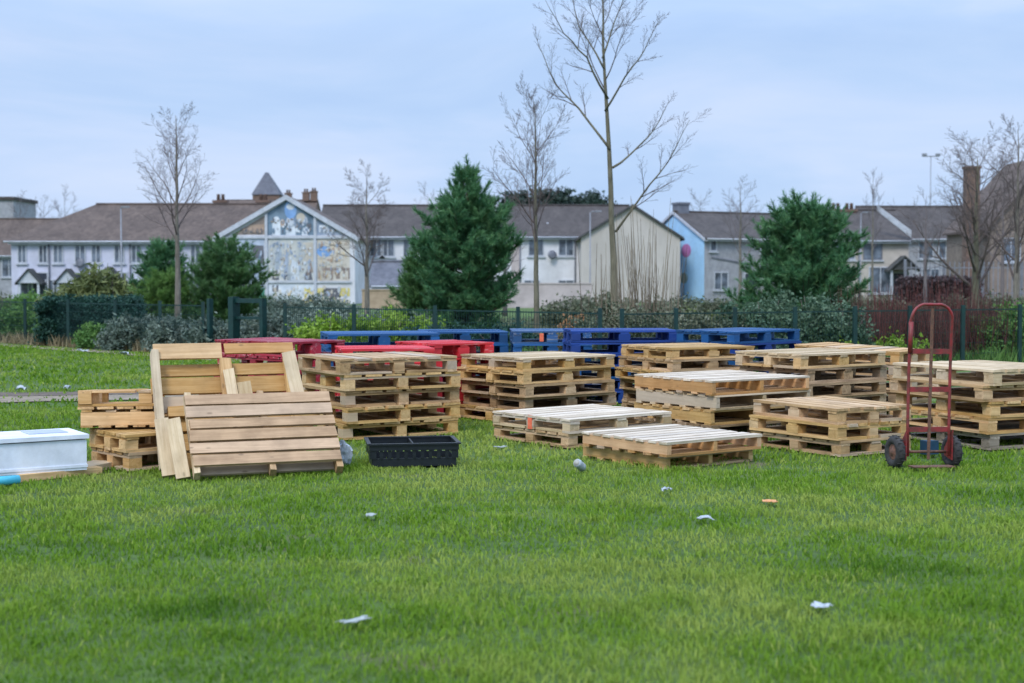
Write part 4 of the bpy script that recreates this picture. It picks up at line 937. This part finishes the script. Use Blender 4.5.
# ------------------------------------------------------------------ buildings
class House:
    """local frame: x along the facade, y back from it, z up"""
    def __init__(s, name, label, px, D, yaw=0., dz=0.):
        s.e = thing(name, label, 'building', (X(px, D), D, dz), (0, 0, R(yaw)))
    def part(s, name, mb, mat, parent=None, label=None):
        o = mb.build(name, mat, parent or s.e)
        if label: o['label'] = label
        return o
    def body(s, x0, x1, dep, eaves, ridge, wall, roof, hipL=0., hipR=0., over=.35, y0=0., verge=None):
        mb = MB(); c = y0 + dep / 2
        # gable walls are left low under hips
        vs = [(x0, y0, 0), (x1, y0, 0), (x1, y0 + dep, 0), (x0, y0 + dep, 0), (x0, y0, eaves), (x1, y0, eaves), (x1, y0 + dep, eaves), (x0, y0 + dep, eaves)]
        fs = [(0, 1, 5, 4), (2, 3, 7, 6), (0, 4, 7, 3), (1, 2, 6, 5)]
        mb.add(vs, fs)
        if not hipL: mb.add([(x0, y0, eaves), (x0, c, ridge - .02), (x0, y0 + dep, eaves)], [(0, 1, 2)])
        if not hipR: mb.add([(x1, y0, eaves), (x1, c, ridge - .02), (x1, y0 + dep, eaves)], [(0, 2, 1)])
        s.part('wall', mb, wall)
        o = over; k = (ridge - eaves) / (dep / 2); ze = eaves - o * k; t = .16
        xa, xb = x0 - .12 - (o if hipL else 0), x1 + .12 + (o if hipR else 0); ra, rb = x0 + hipL - (0 if hipL else .12), x1 - hipR + (0 if hipR else .12)
        top = [(xa, y0 - o, ze + t), (xb, y0 - o, ze + t), (rb, c, ridge + t), (ra, c, ridge + t), (xb, y0 + dep + o, ze + t), (xa, y0 + dep + o, ze + t)]
        bot = [(p[0], p[1], p[2] - t + .01) for p in top]
        fs = [(0, 1, 2, 3), (3, 2, 4, 5), (1, 4, 2), (5, 0, 3)] if True else []
        rb_ = MB(); rb_.add(top, [(0, 1, 2, 3), (3, 2, 4, 5)] + ([(1, 4, 2)] if hipR else []) + ([(5, 0, 3)] if hipL else []))
        rb_.add(bot, [(3, 2, 1, 0), (5, 4, 2, 3)])
        # edges
        rb_.add(top + bot, [(0, 6, 7, 1), (4, 10, 11, 5)] + ([] if hipL else [(0, 3, 9, 6), (3, 5, 11, 9)]) + ([] if hipR else [(1, 7, 8, 2), (2, 8, 10, 4)]))
        # ridge cap
        rb_.tube([(ra, c, ridge + t + .02), (rb, c, ridge + t + .02)], .09, 6)
        s.part('roof', rb_, roof)
        f = MB(); f.box(((x0 + x1) / 2, y0 - o + .03, ze + .02), (x1 - x0 + .2, .05, .20)); f.tube([(xa + .1, y0 - o - .06, ze + .08), (xb - .1, y0 - o - .06, ze + .08)], .06, 6)
        s.part('gutter', f, M['fascia'])
    def gable_front(s, x0, x1, ridge_x, eaves, ridge, yf, yb, wall, roof, eR=None, barge=True):
        """a wing whose gable faces the camera; roof ridge runs back"""
        eR = eaves if eR is None else eR
        mb = MB(); mb.prism([(x0, 0), (x1, 0), (x1, eR), (ridge_x, ridge), (x0, eaves)], 'y', yf, yb); s.part('wall', mb, wall)
        t = .15; o = .3; rb = MB()
        for (xa, za, sg) in ((x0, eaves, -1), (x1, eR, 1)):
            k = (ridge - za) / abs(ridge_x - xa); xe = xa + sg * o; ze = za - k * o
            rb.prism([(ridge_x, ridge + .01), (xe, ze + .01), (xe, ze + t), (ridge_x, ridge + t)], 'y', yf - .2, yb)
        s.part('roof', rb, roof)
        if barge:
            bb = MB()
            for (xa, za, sg) in ((x0, eaves, -1), (x1, eR, 1)):
                k = (ridge - za) / abs(ridge_x - xa); xe = xa + sg * o; ze = za - k * o
                bb.prism([(ridge_x, ridge - .16), (xe, ze - .16), (xe, ze + t + .03), (ridge_x, ridge + t + .03)], 'y', yf - .27, yf - .205)
            s.part('bargeboard', bb, M['fascia'])
    def window(s, x, z, w, h, y=0., mull=1, sill=True, frame=None):
        fm = MB(); t = .07
        fm.box((x, y - .03, z + h / 2 - t / 2), (w, .07, t)); fm.box((x, y - .03, z - h / 2 + t / 2), (w, .07, t))
        for sx in (-1, 1): fm.box((x + sx * (w / 2 - t / 2), y - .031, z), (t, .066, h - 2 * t))
        for k in range(mull): fm.box((x - w / 2 + w * (k + 1) / (mull + 1), y - .029, z), (.06, .06, h - 2 * t))
        f = s.part('window', fm, frame or M['fascia'])
        g = MB(); g.box((x, y - .004, z), (w - .1, .02, h - .1)); s.part('pane', g, M['glass'], f)
        if sill:
            g = MB(); g.box((x, y - .06, z - h / 2 - .06), (w + .2, .14, .09)); s.part('sill', g, M['fascia'], f)
    def door(s, x, w=.95, h=2.05, y=0., mat=None):
        d = MB(); d.box((x, y - .02, h / 2), (w, .06, h)); o = s.part('door', d, mat or M['door'])
        f = MB()
        for sx in (-1, 1): f.box((x + sx * (w / 2 + .05), y - .03, h / 2 + .04), (.09, .08, h + .08))
        f.box((x, y - .03, h + .06), (w + .2, .085, .09)); s.part('door_frame', f, M['fascia'], o)
    def porch(s, x, z=2.25, w=2.0, rise=.9, y=0., dep=1.1, front='fascia'):
        p = MB(); p.prism([(x - w / 2, z), (x + w / 2, z), (x, z + rise)], 'y', y - dep + .05, y - .01); o = s.part('porch', p, M[front])
        r = MB(); t = .12
        for sg in (-1, 1): r.prism([(x, z + rise + .01), (x + sg * (w / 2 + .15), z - .12), (x + sg * (w / 2 + .15), z - .0), (x, z + rise + t)], 'y', y - dep - .08, y - .01)
        s.part('porch_roof', r, M['porch'], o)
        for sg in (-1, 1):
            q = MB(); q.box((x + sg * (w / 2 - .1), y - dep + .2, z / 2), (.14, .14, z)); s.part('porch_post', q, M['fascia'], o)
    def chimney(s, x, y, z0, z1, w=.7, d=.7, pots=2, mat=None):
        c = MB(); c.box((x, y, (z0 + z1) / 2), (w, d, z1 - z0)); c.box((x, y, z1 - .06), (w + .14, d + .14, .16)); o = s.part('chimney', c, mat or M['brick'])
        for k in range(pots):
            p = MB(); p.lathe([(.14, z1), (.11, z1 + .42), (.14, z1 + .46)], 10, 'z', (x + (k - (pots - 1) / 2) * .32, y, 0)); s.part('chimney_pot', p, M['brick'], o)
    def pipe(s, x, h, y=0., mat='pipe'):
        p = MB(); p.tube([(x, y - .08, 0), (x, y - .08, h)], .055, 6); s.part('drainpipe', p, M[mat])

# lilac terrace with the mural gable
DH = 96.; k = DH / F
h = House('lilac_terrace', 'lilac-grey rendered terrace with brown roof and a painted mural gable', 12, DH)
def lx(px): return (px - 12) * k
def lz(py): return Z(py, DH)
h.body(0, lx(290), 8.0, lz(240), 6.75, M['lilac'], M['roof'], hipL=4.6)
for px, w in ((23, .62), (44, .62), (59, .68), (81, .75), (97, .68), (120, .7), (137, .7), (155, .7), (196, .7), (213, .7)): h.window(lx(px), lz(254), w, 1.25)
for px, w in ((54, 1.1), (98, 1.2), (137, 1.2), (160, 1.2), (195, 1.2)): h.window(lx(px), lz(289), w, 1.3)
h.window(lx(29), lz(293), 1.4, 1.9, sill=False, y=-.02)
for px, fr_ in ((34, 'fascia'), (72, 'fascia'), (113, 'grey_render'), (176, 'fascia')):
    h.porch(lx(px), lz(283) if px < 100 else lz(281), 1.45 if px != 113 else 1.7, .85, front=fr_); h.door(lx(px) + .45)
for px in (50, 131, 150, 205): h.pipe(lx(px), lz(241))
dsh = MB(); dsh.lathe([(.02, .10), (.22, .06), (.34, 0.0), (.34, .02), (.2, .09)], 14, 'z'); o = dsh.build('satellite_dish', M['pipe'], h.e, (lx(82), -.30, lz(263)), (R(80), 0, R(-25)))
# mural wing
yf = -1.2; xg0, xg1, xr = lx(222), lx(357), lx(290)
h.gable_front(xg0, xg1, xr, lz(238), lz(199), yf, 8.0, M['white_render'], M['roof'])
def mural():
    mm = {n: rough_mat('mural_' + n, c1, c2, sc, .8, 0, stretch=st) for n, c1, c2, sc, st in (
        ('teal', (.10, .16, .22), (.20, .28, .36), 1.4, (1, 1, 1)), ('pale', (.34, .40, .46), (.64, .62, .55), .9, (2.2, 1, .5)), ('cream', (.48, .43, .36), (.60, .56, .49), .8, (1, 1, 1)),
        ('dusk', (.20, .26, .36), (.50, .56, .66), 1.1, (1, 1, .6)), ('gold', (.56, .40, .20), (.66, .58, .44), .8, (1, 1, 1)), ('brown', (.22, .18, .16), (.34, .28, .24), 2, (1, 1, 1)), ('peach', (.36, .26, .20), (.48, .35, .27), 2, (1, 1, 1)),
        ('blue', (.17, .33, .62), (.28, .45, .74), 2, (1, 1, 1)), ('white', (.50, .55, .62), (.72, .76, .80), 1.5, (1, 1, 1)), ('dark', (.09, .10, .12), (.15, .15, .17), 3, (1, 1, 1)), ('yellow', (.56, .47, .14), (.66, .57, .22), 3, (1, 1, 1)), ('green', (.05, .25, .18), (.15, .4, .3), 3, (1, 1, 1)))}
    names = list(mm); mats = [mm[n] for n in names]
    mb = MB()
    def poly(n, pts, dy): mb.prism([(lx(p[0]), lz(p[1])) for p in pts], 'y', yf - dy, yf - .002, names.index(n))
    def rect(n, x0, y0, x1, y1, dy): poly(n, [(x0, y1), (x1, y1), (x1, y0), (x0, y0)], dy)
    def ell(n, cx, cy, rx, ry, dy): poly(n, [(cx + rx * math.cos(a * PI / 7), cy + ry * math.sin(a * PI / 7)) for a in range(14)], dy)
    poly('teal', [(271, 236), (317, 236), (317, 216), (290, 202), (271, 214)], .012)
    poly('brown', [(236, 235.5), (268.5, 235.5), (268.5, 216.5)], .012); poly('peach', [(250, 231), (268, 231), (268, 225), (254, 226)], .02)
    poly('dusk', [(320, 236), (346, 236), (320, 220)], .012); rect('white', 322, 226, 331, 233, .02)
    ell('blue', 294, 211, 6, 9, .03); ell('white', 294, 208, 4, 3, .035)
    for cx, w in ((280, 4), (294, 5), (308, 3)): rect('white', cx - w, 222, cx + w, 236, .02); ell('white', cx, 221, w * .8, 3.4, .022)
    ell('peach', 286, 224, 2.2, 4, .024); ell('cream', 304, 219, 4.5, 5, .024)
    rect('dusk', 226, 240, 268, 310, .010); poly('dark', [(256, 246), (267, 246), (268, 266), (262, 262), (256, 254)], .02); rect('green', 262, 288, 268, 310, .02); ell('blue', 255, 299, 6, 6, .02)
    rect('pale', 272, 240, 317, 281, .010); rect('cream', 306, 243, 316, 262, .018); rect('white', 294, 260, 302, 280, .02); rect('dusk', 287, 252, 291, 280, .016)
    for cx in (277, 280, 289, 309, 313): poly('dark', [(cx - 1.6, 280), (cx + 2.4, 280), (cx + .6, 270 + cx % 4), (cx - .6, 272)], .022)
    poly('brown', [(308, 278), (316, 272), (314, 262), (311, 266)], .02)
    rect('cream', 320, 240, 352, 281, .010); ell('blue', 327, 252, 7.5, 5.5, .02); rect('brown', 321, 268, 352, 279, .016)
    for cx in (324, 331, 337, 344, 349): rect('tan' if False else 'cream', cx - 1.5, 271, cx + 1.5, 280, .022)
    rect('white', 272, 284, 317, 310, .010); poly('gold', [(272, 308), (317, 308), (317, 290), (303, 301), (284, 302), (272, 301)], .018)
    for cx in (275.5, 279.5): poly('dark', [(cx, 285), (cx + 2, 285), (cx + 1.6, 292), (cx, 291)], .024)
    rect('yellow', 307, 288, 314, 305, .022); rect('dark', 310, 292, 312, 306, .026)
    rect('yellow', 320, 288, 352, 296, .012); rect('dark', 326, 288, 342, 299, .022)
    rect('cream', 320, 299, 352, 310, .011)
    rd = random.Random(5); dy = .040
    for (x0, y0, x1, y1, pal, n) in ((272, 241, 316, 281, ('pale', 'white', 'dusk', 'cream', 'dusk', 'pale', 'brown'), 170), (320, 241, 351, 281, ('cream', 'gold', 'dusk', 'brown', 'pale', 'peach', 'cream'), 130), (227, 241, 268, 308, ('dusk', 'white', 'pale', 'teal', 'dusk'), 120),
          (273, 285, 316, 308, ('white', 'pale', 'gold', 'cream', 'white'), 80), (321, 285, 351, 308, ('cream', 'yellow', 'dusk', 'brown', 'pale'), 60), (273, 218, 316, 236, ('teal', 'dusk', 'white', 'brown', 'dark'), 70), (242, 228, 268, 235, ('brown', 'peach', 'dark'), 20), (321, 226, 340, 235, ('dusk', 'white', 'brown'), 20)):
        for k_ in range(n):
            cx, cy = rd.uniform(x0 + 2, x1 - 2), rd.uniform(y0 + 2, y1 - 2); a_, b_ = rd.uniform(.4, 1.7), rd.uniform(.5, 3.2); dy += .00004
            poly(rd.choice(pal), [(min(max(cx + a_ * rd.uniform(.5, 1.2) * math.cos(t_), x0), x1), min(max(cy + b_ * rd.uniform(.5, 1.2) * math.sin(t_), y0), y1)) for t_ in (0, .9, 1.8, 2.7, 3.6, 4.5, 5.4)], dy)
    h.part('mural', mb, mats, label='painted mural in blues, creams and yellow with a blue oval at its peak')
    fr_ = MB()
    for px in (270, 318): fr_.box((lx(px), yf - .06, lz(262) - .0), (.17, .12, 2 * (lz(262)) if False else lz(214)), 0); 
    fr_ = MB()
    for px in (270, 318): fr_.box((lx(px), yf - .06, lz(215) / 2), (.17, .12, lz(215)))
    fr_.box((lx(290), yf - .055, lz(238)), (lx(350) - lx(230), .10, .16)); fr_.box((lx(312), yf - .05, lz(282)), (lx(354) - lx(271), .09, .13))
    h.part('mural_frame', fr_, M['fascia'])
mural()
for px in (205, 250): h.chimney(lx(px), 5.5, 5.5, 7.25, .9, .7)

# low house at far left
D = 132.; hh = House('low_brown_roofed_house', 'distant grey house with low brown roof at the far left', -40, D)
hh.body(0, 12.0, 8, Z(254, D), Z(219, D), M['grey_render'], M['roof'])
hh.window(4.6, Z(268, D), 1.3, 1.7); hh.window(2.6, Z(268, D), 1.0, 1.4)
D = 170.; hh = House('flat_roofed_block', 'distant grey flat-roofed block at the far left edge', -30, D)
mb = MB(); w_ = X(15, D) - X(-30, D); mb.box((w_ / 2, 4, Z(200, D) / 2), (w_, 8, Z(200, D))); hh.part('wall', mb, M['grey_render'])
mb = MB(); mb.box((w_ / 2, 4, Z(200, D) + .15), (w_ + .4, 8.4, .4)); hh.part('roof', mb, M['roof_dark']); hh.window(3.0, Z(207, D), 1.2, .8)

# spired tower far behind
D = 210.; t = House('church_tower', 'distant tower with pointed grey spire rising above the brown roof', 253, D)
kk = D / F; mb = MB(); mb.box((2.0, 2, Z(195, D) / 2), (3.9, 3.9, Z(195, D))); t.part('wall', mb, M['brick'])
mb = MB(); z0 = Z(195, D); z1 = Z(172, D); mb.add([(-.1, -.1, z0), (4.1, -.1, z0), (4.1, 4.1, z0), (-.1, 4.1, z0), (1.6, 2, z1), (2.1, 2, z1)], [(0, 1, 5, 4), (1, 2, 5), (2, 3, 4, 5), (3, 0, 4), (3, 2, 1, 0)]); t.part('roof', mb, M['slate'])
D = 190.; t = House('brick_house', 'distant brick house with chimneys just right of the spired tower', 213, D)
t.body(0, (314 - 213) * D / F, 8, Z(215, D), Z(200, D), M['brick'], M['roof_rust'])
for px, py in ((285, 192), (303, 191), (311, 190)): t.chimney((px - 213) * D / F, 3.5, Z(200, D), Z(py, D), .9, .8)

# white terrace behind, running right to the cream gable
D = 104.; k2 = D / F; w = House('white_terrace', 'white terrace with dark roof ending in a plain cream gable', 318, D)
def wx(px): return (px - 318) * k2
w.body(0, wx(632), 8.0, Z(236, D), Z(208, D + 4), M['white_render'], M['roof_dark'])
for px in (377, 388, 410, 432, 450): w.window(wx(px), Z(248, D), 1.0, 1.3)
for px in (536, 566): w.window(wx(px), Z(246, D), 1.15, 1.5)
for px in (532, 566): w.window(wx(px), Z(286, D), 1.2, .9)
for px in (548, 552): pass
dsh = MB(); dsh.lathe([(.02, .10), (.22, .06), (.34, 0.0), (.34, .02), (.2, .09)], 14, 'z'); dsh.build('satellite_dish', M['pipe'], w.e, (wx(552), -.32, Z(255, D)), (R(80), 0, R(20)))
w.pipe(wx(520), Z(238, D)); w.pipe(wx(575), Z(238, D), y=-.02)
mb = MB(); mb.box((wx(516), -.03, Z(240, D) / 2), (.7, .05, Z(240, D))); w.part('wall_panel', mb, M['pink_render'])
w.gable_front(wx(579), wx(675), wx(629), Z(238, D - 3), Z(207, D - 3), -3.0, 8.0, M['cream_render'], M['roof_dark'], barge=False)
mb = MB(); ry = -3.24
mb.prism([(wx(629), Z(207, D - 3) + .02), (wx(576), Z(239.5, D - 3) - .0), (wx(576), Z(239.5, D - 3) + .16), (wx(629), Z(207, D - 3) + .19)], 'y', ry, ry + .06)
mb.prism([(wx(629), Z(207, D - 3) + .02), (wx(678), Z(239.5, D - 3) - .0), (wx(678), Z(239.5, D - 3) + .16), (wx(629), Z(207, D - 3) + .19)], 'y', ry, ry + .06)
w.part('bargeboard', mb, M['porch'])
for px in (496,): 
    c = MB(); c.tube([(wx(px), 3.0, Z(225, D)), (wx(px), 3.0, Z(203, D))], .10, 8); w.part('flue', c, M['fascia'])
c = MB(); c.tube([(wx(548), 1.5, Z(230, D)), (wx(548), 1.5, Z(222, D))], .09, 8); w.part('flue', c, M['fascia'])

# shed and garden walls in front of it
D = 82.; s = House('shed', 'small shed with grey slate roof and white front left of the large pine', 372, D)
s.body(0, (410 - 372) * D / F, 3.0, Z(285, D), Z(264, D), M['white_render'], M['slate'], over=.2)
s.window(.9, .75, .7, .45, mull=0, sill=False)
mb = MB(); D = 77.; w_ = X(452, D) - X(362, D); mb.box((w_ / 2, .1, .5), (w_, .22, 1.0)); mb.box((w_ / 2, .1, 1.03), (w_ + .05, .3, .07))
tag(mb.build('garden_wall', M['tan_wall'], None, (X(362, D), D, 0)), 'low tan brick garden wall in front of the slate-roofed shed', 'wall')
mb = MB(); D = 80.; w_ = X(592, D) - X(506, D); hg = Z(284, D); mb.box((w_ / 2, .1, hg / 2), (w_, .22, hg)); mb.box((w_ / 2, .1, hg + .03), (w_ + .05, .3, .07))
tag(mb.build('garden_wall', M['pink_render'], None, (X(506, D), D, 0)), 'pinkish rendered garden wall below the white house', 'wall')

# blue gable house
D = 102.; g = House('blue_gable_house', 'grey pebbledash house with sky-blue gable end painted with balloons', 704, D, 26)
g.body(0, 17.0, 8.0, Z(238, D), Z(213, D + 2), M['grey_render'], M['roof_dark'])
mb = MB(); ez = Z(238, D); rz = Z(213, D + 2)
mb.prism([(.0, .02), (8.0, .02), (8.0, ez - .1), (4.0, rz - .1), (0, ez - .1)], 'x', -.03, -.004); g.part('gable_panel', mb, M['blue_render'])
mb = MB()
def disc(y, z, r, n=14): mb.prism([(y + r * math.cos(2 * PI * i / n), z + r * .8 * math.sin(2 * PI * i / n)) for i in range(n)], 'x', -.05, -.028, 0)
disc(2.3, Z(250, D), .62); o1 = g.part('painted_balloon', mb, rough_mat('mural_pink', (.40, .14, .36), (.50, .22, .46), 3, .8, 0))
mb = MB(); disc(4.1, Z(267, D), .62); g.part('painted_balloon', mb, rough_mat('mural_plum', (.20, .10, .22), (.32, .16, .3), 3, .8, 0))
mb = MB(); disc(2.6, Z(278, D), .50); g.part('painted_balloon', mb, rough_mat('mural_sage', (.25, .32, .30), (.38, .42, .36), 3, .8, 0))
mb = MB()
for (y, z0, z1) in ((2.3, Z(272, D), Z(258, D)), (4.3, Z(292, D), Z(274, D)), (2.6, Z(296, D), Z(284, D))): mb.box((-.036, y, (z0 + z1) / 2), (.016, .06, z1 - z0))
g.part('painted_strings', mb, M['pipe'])
mb = MB()
mb.prism([(-.3, ez - .25), (4.0, rz - .02), (4.0, rz + .18), (-.3, ez - .05)], 'x', -.19, -.13); mb.prism([(8.3, ez - .25), (4.0, rz - .02), (4.0, rz + .18), (8.3, ez - .05)], 'x', -.19, -.13); g.part('bargeboard', mb, M['fascia'])
g.chimney(.7, 4.2, rz - .5, Z(200, D), .9, .9, 0, M['pipe'])
g.window(.75, Z(245, D), .6, .9, mull=0); g.window(5.4, Z(244, D), 1.1, 1.3); g.window(9.0, Z(244, D), 1.3, 1.3)
g.window(1.45, Z(281, D), 1.25, 1.3, mull=1); g.window(9.5, Z(281, D), 1.6, 1.6)
mb = MB(); mb.prism([(.6, Z(258, D)), (5.6, Z(268, D)), (5.6, Z(266.6, D)), (.6, Z(256.6, D))], 'y', -.06, -.01); g.part('pipe_run', mb, M['pipe'])
g.door(4.0); g.door(11.5)

# buff house at right
D = 97.; b = House('buff_house', 'buff rendered house with white verge board and dark arched porch at right', 815, D)
kb = D / F; bx = lambda px: (px - 815) * kb
b.body(0, bx(908), 8.0, Z(240, D), Z(213, D + 4), M['buff_render'], M['roof_dark'])
mb = MB(); ez = Z(240, D); rz = Z(213, D + 4); xe = bx(908) + .16
mb.prism([(bx(874), rz + .30), (bx(874), rz - .1), (bx(908), ez + .12), (bx(908), ez + .62)], 'y', -.62, -.5); b.part('verge_board', mb, M['fascia'])
b.window(bx(872), Z(249, D), 1.3, 1.5, frame=M['pipe']); b.window(bx(845), Z(249, D), 1.3, 1.5); b.window(bx(880), Z(280, D), 1.6, 1.8)
b.porch(bx(900), Z(270, D), 1.9, .85, front='porch'); b.door(bx(900))
for px in (848, 862): b.chimney(bx(px), 4.0, rz - .3, Z(207, D), .9, .7)
b.pipe(bx(858), Z(241, D))
# grey terrace at far right
D = 112.; r_ = House('grey_terrace', 'grey terrace with dark roof behind the leafless trees at right', 868, D)
kr = D / F; rx = lambda px: (px - 868) * kr
r_.body(0, rx(1120), 8.0, Z(238, D), Z(209, D + 4), M['grey_render'], M['roof_dark'])
for px in (925, 945, 968, 990, 1012): r_.window(rx(px), Z(250, D), 1.2, 1.4)
for px in (930, 955, 1000): r_.window(rx(px), Z(278, D), 1.4, 1.5)
# big roof with tall chimney at right edge
D = 88.; q_ = House('tall_roofed_house', 'house with steep red-brown roof and tall brick chimney at the right edge', 985, D)
kq = D / F; qx = lambda px: (px - 985) * kq
q_.gable_front(qx(990), qx(1116), qx(1053), Z(226, D), Z(156, D), 0, 9.0, M['buff_dark'], M['roof_rust'], barge=False)
q_.window(qx(1035), Z(200, D), 1.2, 1.5); q_.window(qx(1010), Z(250, D), 1.2, 1.5)
q_.chimney(qx(975), 1.0, 0.0, Z(166, D), .82, .8, 0)
# steel railings before the grey terrace
D = 84.; e = thing('railing_fence', 'grey vertical bar railings in front of the grey terrace', 'fence', (X(905, D), D, 0)); w_ = X(1060, D) - X(905, D)
for k_ in range(4):
    mb = MB(); seg = w_ / 4
    for j in range(int(seg / .28)): mb.box((k_ * seg + j * .28 + .05, 0, 1.55), (.045, .04, 2.2))
    mb.box((k_ * seg + seg / 2, .05, .8), (seg - .03, .05, .06)); mb.box((k_ * seg + seg / 2, .05, 2.3), (seg - .03, .05, .06)); mb.build('railing_panel', M['lamp'], e)
for k_ in range(5):
    mb = MB(); mb.box((min(k_ * w_ / 4, w_), .1, 1.4), (.12, .1, 2.8)); mb.build('post', M['lamp'], e)
D = 82.; shrub('brown_hedge', 'dark reddish-brown leafless hedge at the foot of the grey railings', 'hedge', X(940, D), D, 4.6, 1.2, 1.6, leaf_mat('brown_twigs', (.03, .02, .022), (.06, .04, .042), (.09, .06, .06), 0), 500, 26, .13, .12, boxy=True)

# street lamps and masts
def lamp(label, px, py, D, arm=1.2, side=1, name='street_lamp'):
    hz = Z(py, D); e = thing(name, label, 'street lamp', (X(px, D), D, 0), group='street lamps')
    mb = MB(); mb.tube([(0, 0, 0), (0, 0, .9), (0, 0, 1.0), (0, 0, hz)], [.08, .08, .05, .035], 8); mb.build('pole', M['lamp'], e)
    mb = MB(); mb.tube([(0, 0, hz), (side * arm * .5, 0, hz + .08), (side * arm, 0, hz + .10)], .035, 6); mb.build('arm', M['lamp'], e)
    mb = MB(); mb.box((side * (arm + .2), 0, hz + .10), (.42, .16, .09)); mb.build('lamp_head', M['lamp'], e)
lamp('pale grey street lamp in front of the lilac terrace', 122, 209, 80, .06, 1)
lamp('street lamp with short arm before the cream gable', 590, 213, 95, .35, 1)
lamp('thin street lamp beside the buff house', 860, 214, 90, .2, 1)
def mast():
    D = 160.; hz = Z(157, D); e = thing('floodlight_mast', 'tall floodlight mast with two lamps beyond the houses at right', 'mast', (X(929, D), D, 0))
    mb = MB(); mb.tube([(0, 0, 0), (0, 0, hz)], [.09, .05], 8); mb.build('pole', M['lamp'], e)
    mb = MB(); mb.box((0, 0, hz), (1.8, .1, .1)); mb.build('cross_arm', M['lamp'], e)
    for s_ in (-.75, .75):
        mb = MB(); mb.box((s_, -.1, hz + .15), (.5, .25, .3)); mb.build('lamp_head', M['lamp'], e)
mast()

# ------------------------------------------------------------------ light
world = bpy.data.worlds.new('World'); scn.world = world; world.use_nodes = True
nt = world.node_tree; nt.nodes.clear()
out = nt.nodes.new('ShaderNodeOutputWorld'); bg = nt.nodes.new('ShaderNodeBackground'); L(nt, bg.outputs[0], out.inputs[0])
SUN_EL, SUN_AZ = R(48), R(205)      # azimuth clockwise from +Y: behind the camera, to the left
sky = N(nt, 'ShaderNodeTexSky', sky_type='NISHITA', sun_disc=False, sun_elevation=SUN_EL, sun_rotation=SUN_AZ)
tc = N(nt, 'ShaderNodeTexCoord'); mp = N(nt, 'ShaderNodeMapping'); mp.inputs['Scale'].default_value = (1.6, 1.6, 7.0); mp.inputs['Location'].default_value = (.4, .1, .3); L(nt, tc.outputs['Generated'], mp.inputs[0])
n1 = N(nt, 'ShaderNodeTexNoise', i_Scale=1.9, i_Detail=7.0, i_Roughness=.56, i_Distortion=.5); L(nt, mp.outputs[0], n1.inputs['Vector'])
SK = 1.0
r = ramp(nt, [(0.32, (3.15, 4.4, 6.65)), (0.48, (3.55, 4.75, 6.85)), (0.60, (4.1, 5.1, 7.05)), (0.72, (4.6, 5.4, 7.1))]); L(nt, n1.outputs['Fac'], r.inputs[0])
c = mixc(nt, .93, sky.outputs[0], r.outputs[0])
sx = N(nt, 'ShaderNodeSeparateXYZ'); L(nt, tc.outputs['Generated'], sx.inputs[0])
up = mathn(nt, 'MAXIMUM', mathn(nt, 'SUBTRACT', sx.outputs['Z'], .16), 0.0)
dome = mathn(nt, 'ADD', mathn(nt, 'MULTIPLY', up, 2.0), 1.0)          # overcast luminance rises towards the zenith
vm = N(nt, 'ShaderNodeVectorMath', operation='SCALE'); L(nt, c, vm.inputs[0]); L(nt, dome, vm.inputs['Scale']); c = vm.outputs[0]
L(nt, c, bg.inputs['Color']); bg.inputs['Strength'].default_value = 0.1
sun = bpy.data.lights.new('sun', 'SUN'); sun.energy = 1.5; sun.angle = R(18); sun.color = (1, .96, .90)
so = bpy.data.objects.new('sun', sun); COL.objects.link(so)
dirv = Vector((math.sin(SUN_AZ) * math.cos(SUN_EL), math.cos(SUN_AZ) * math.cos(SUN_EL), math.sin(SUN_EL)))
so.rotation_euler = dirv.to_track_quat('Z', 'Y').to_euler(); so.location = (0, 0, 40)
vs = scn.view_settings; vs.view_transform = 'Standard'; vs.look = 'None'; vs.exposure = 0.52; vs.gamma = 1.0; vs.use_curve_mapping = False
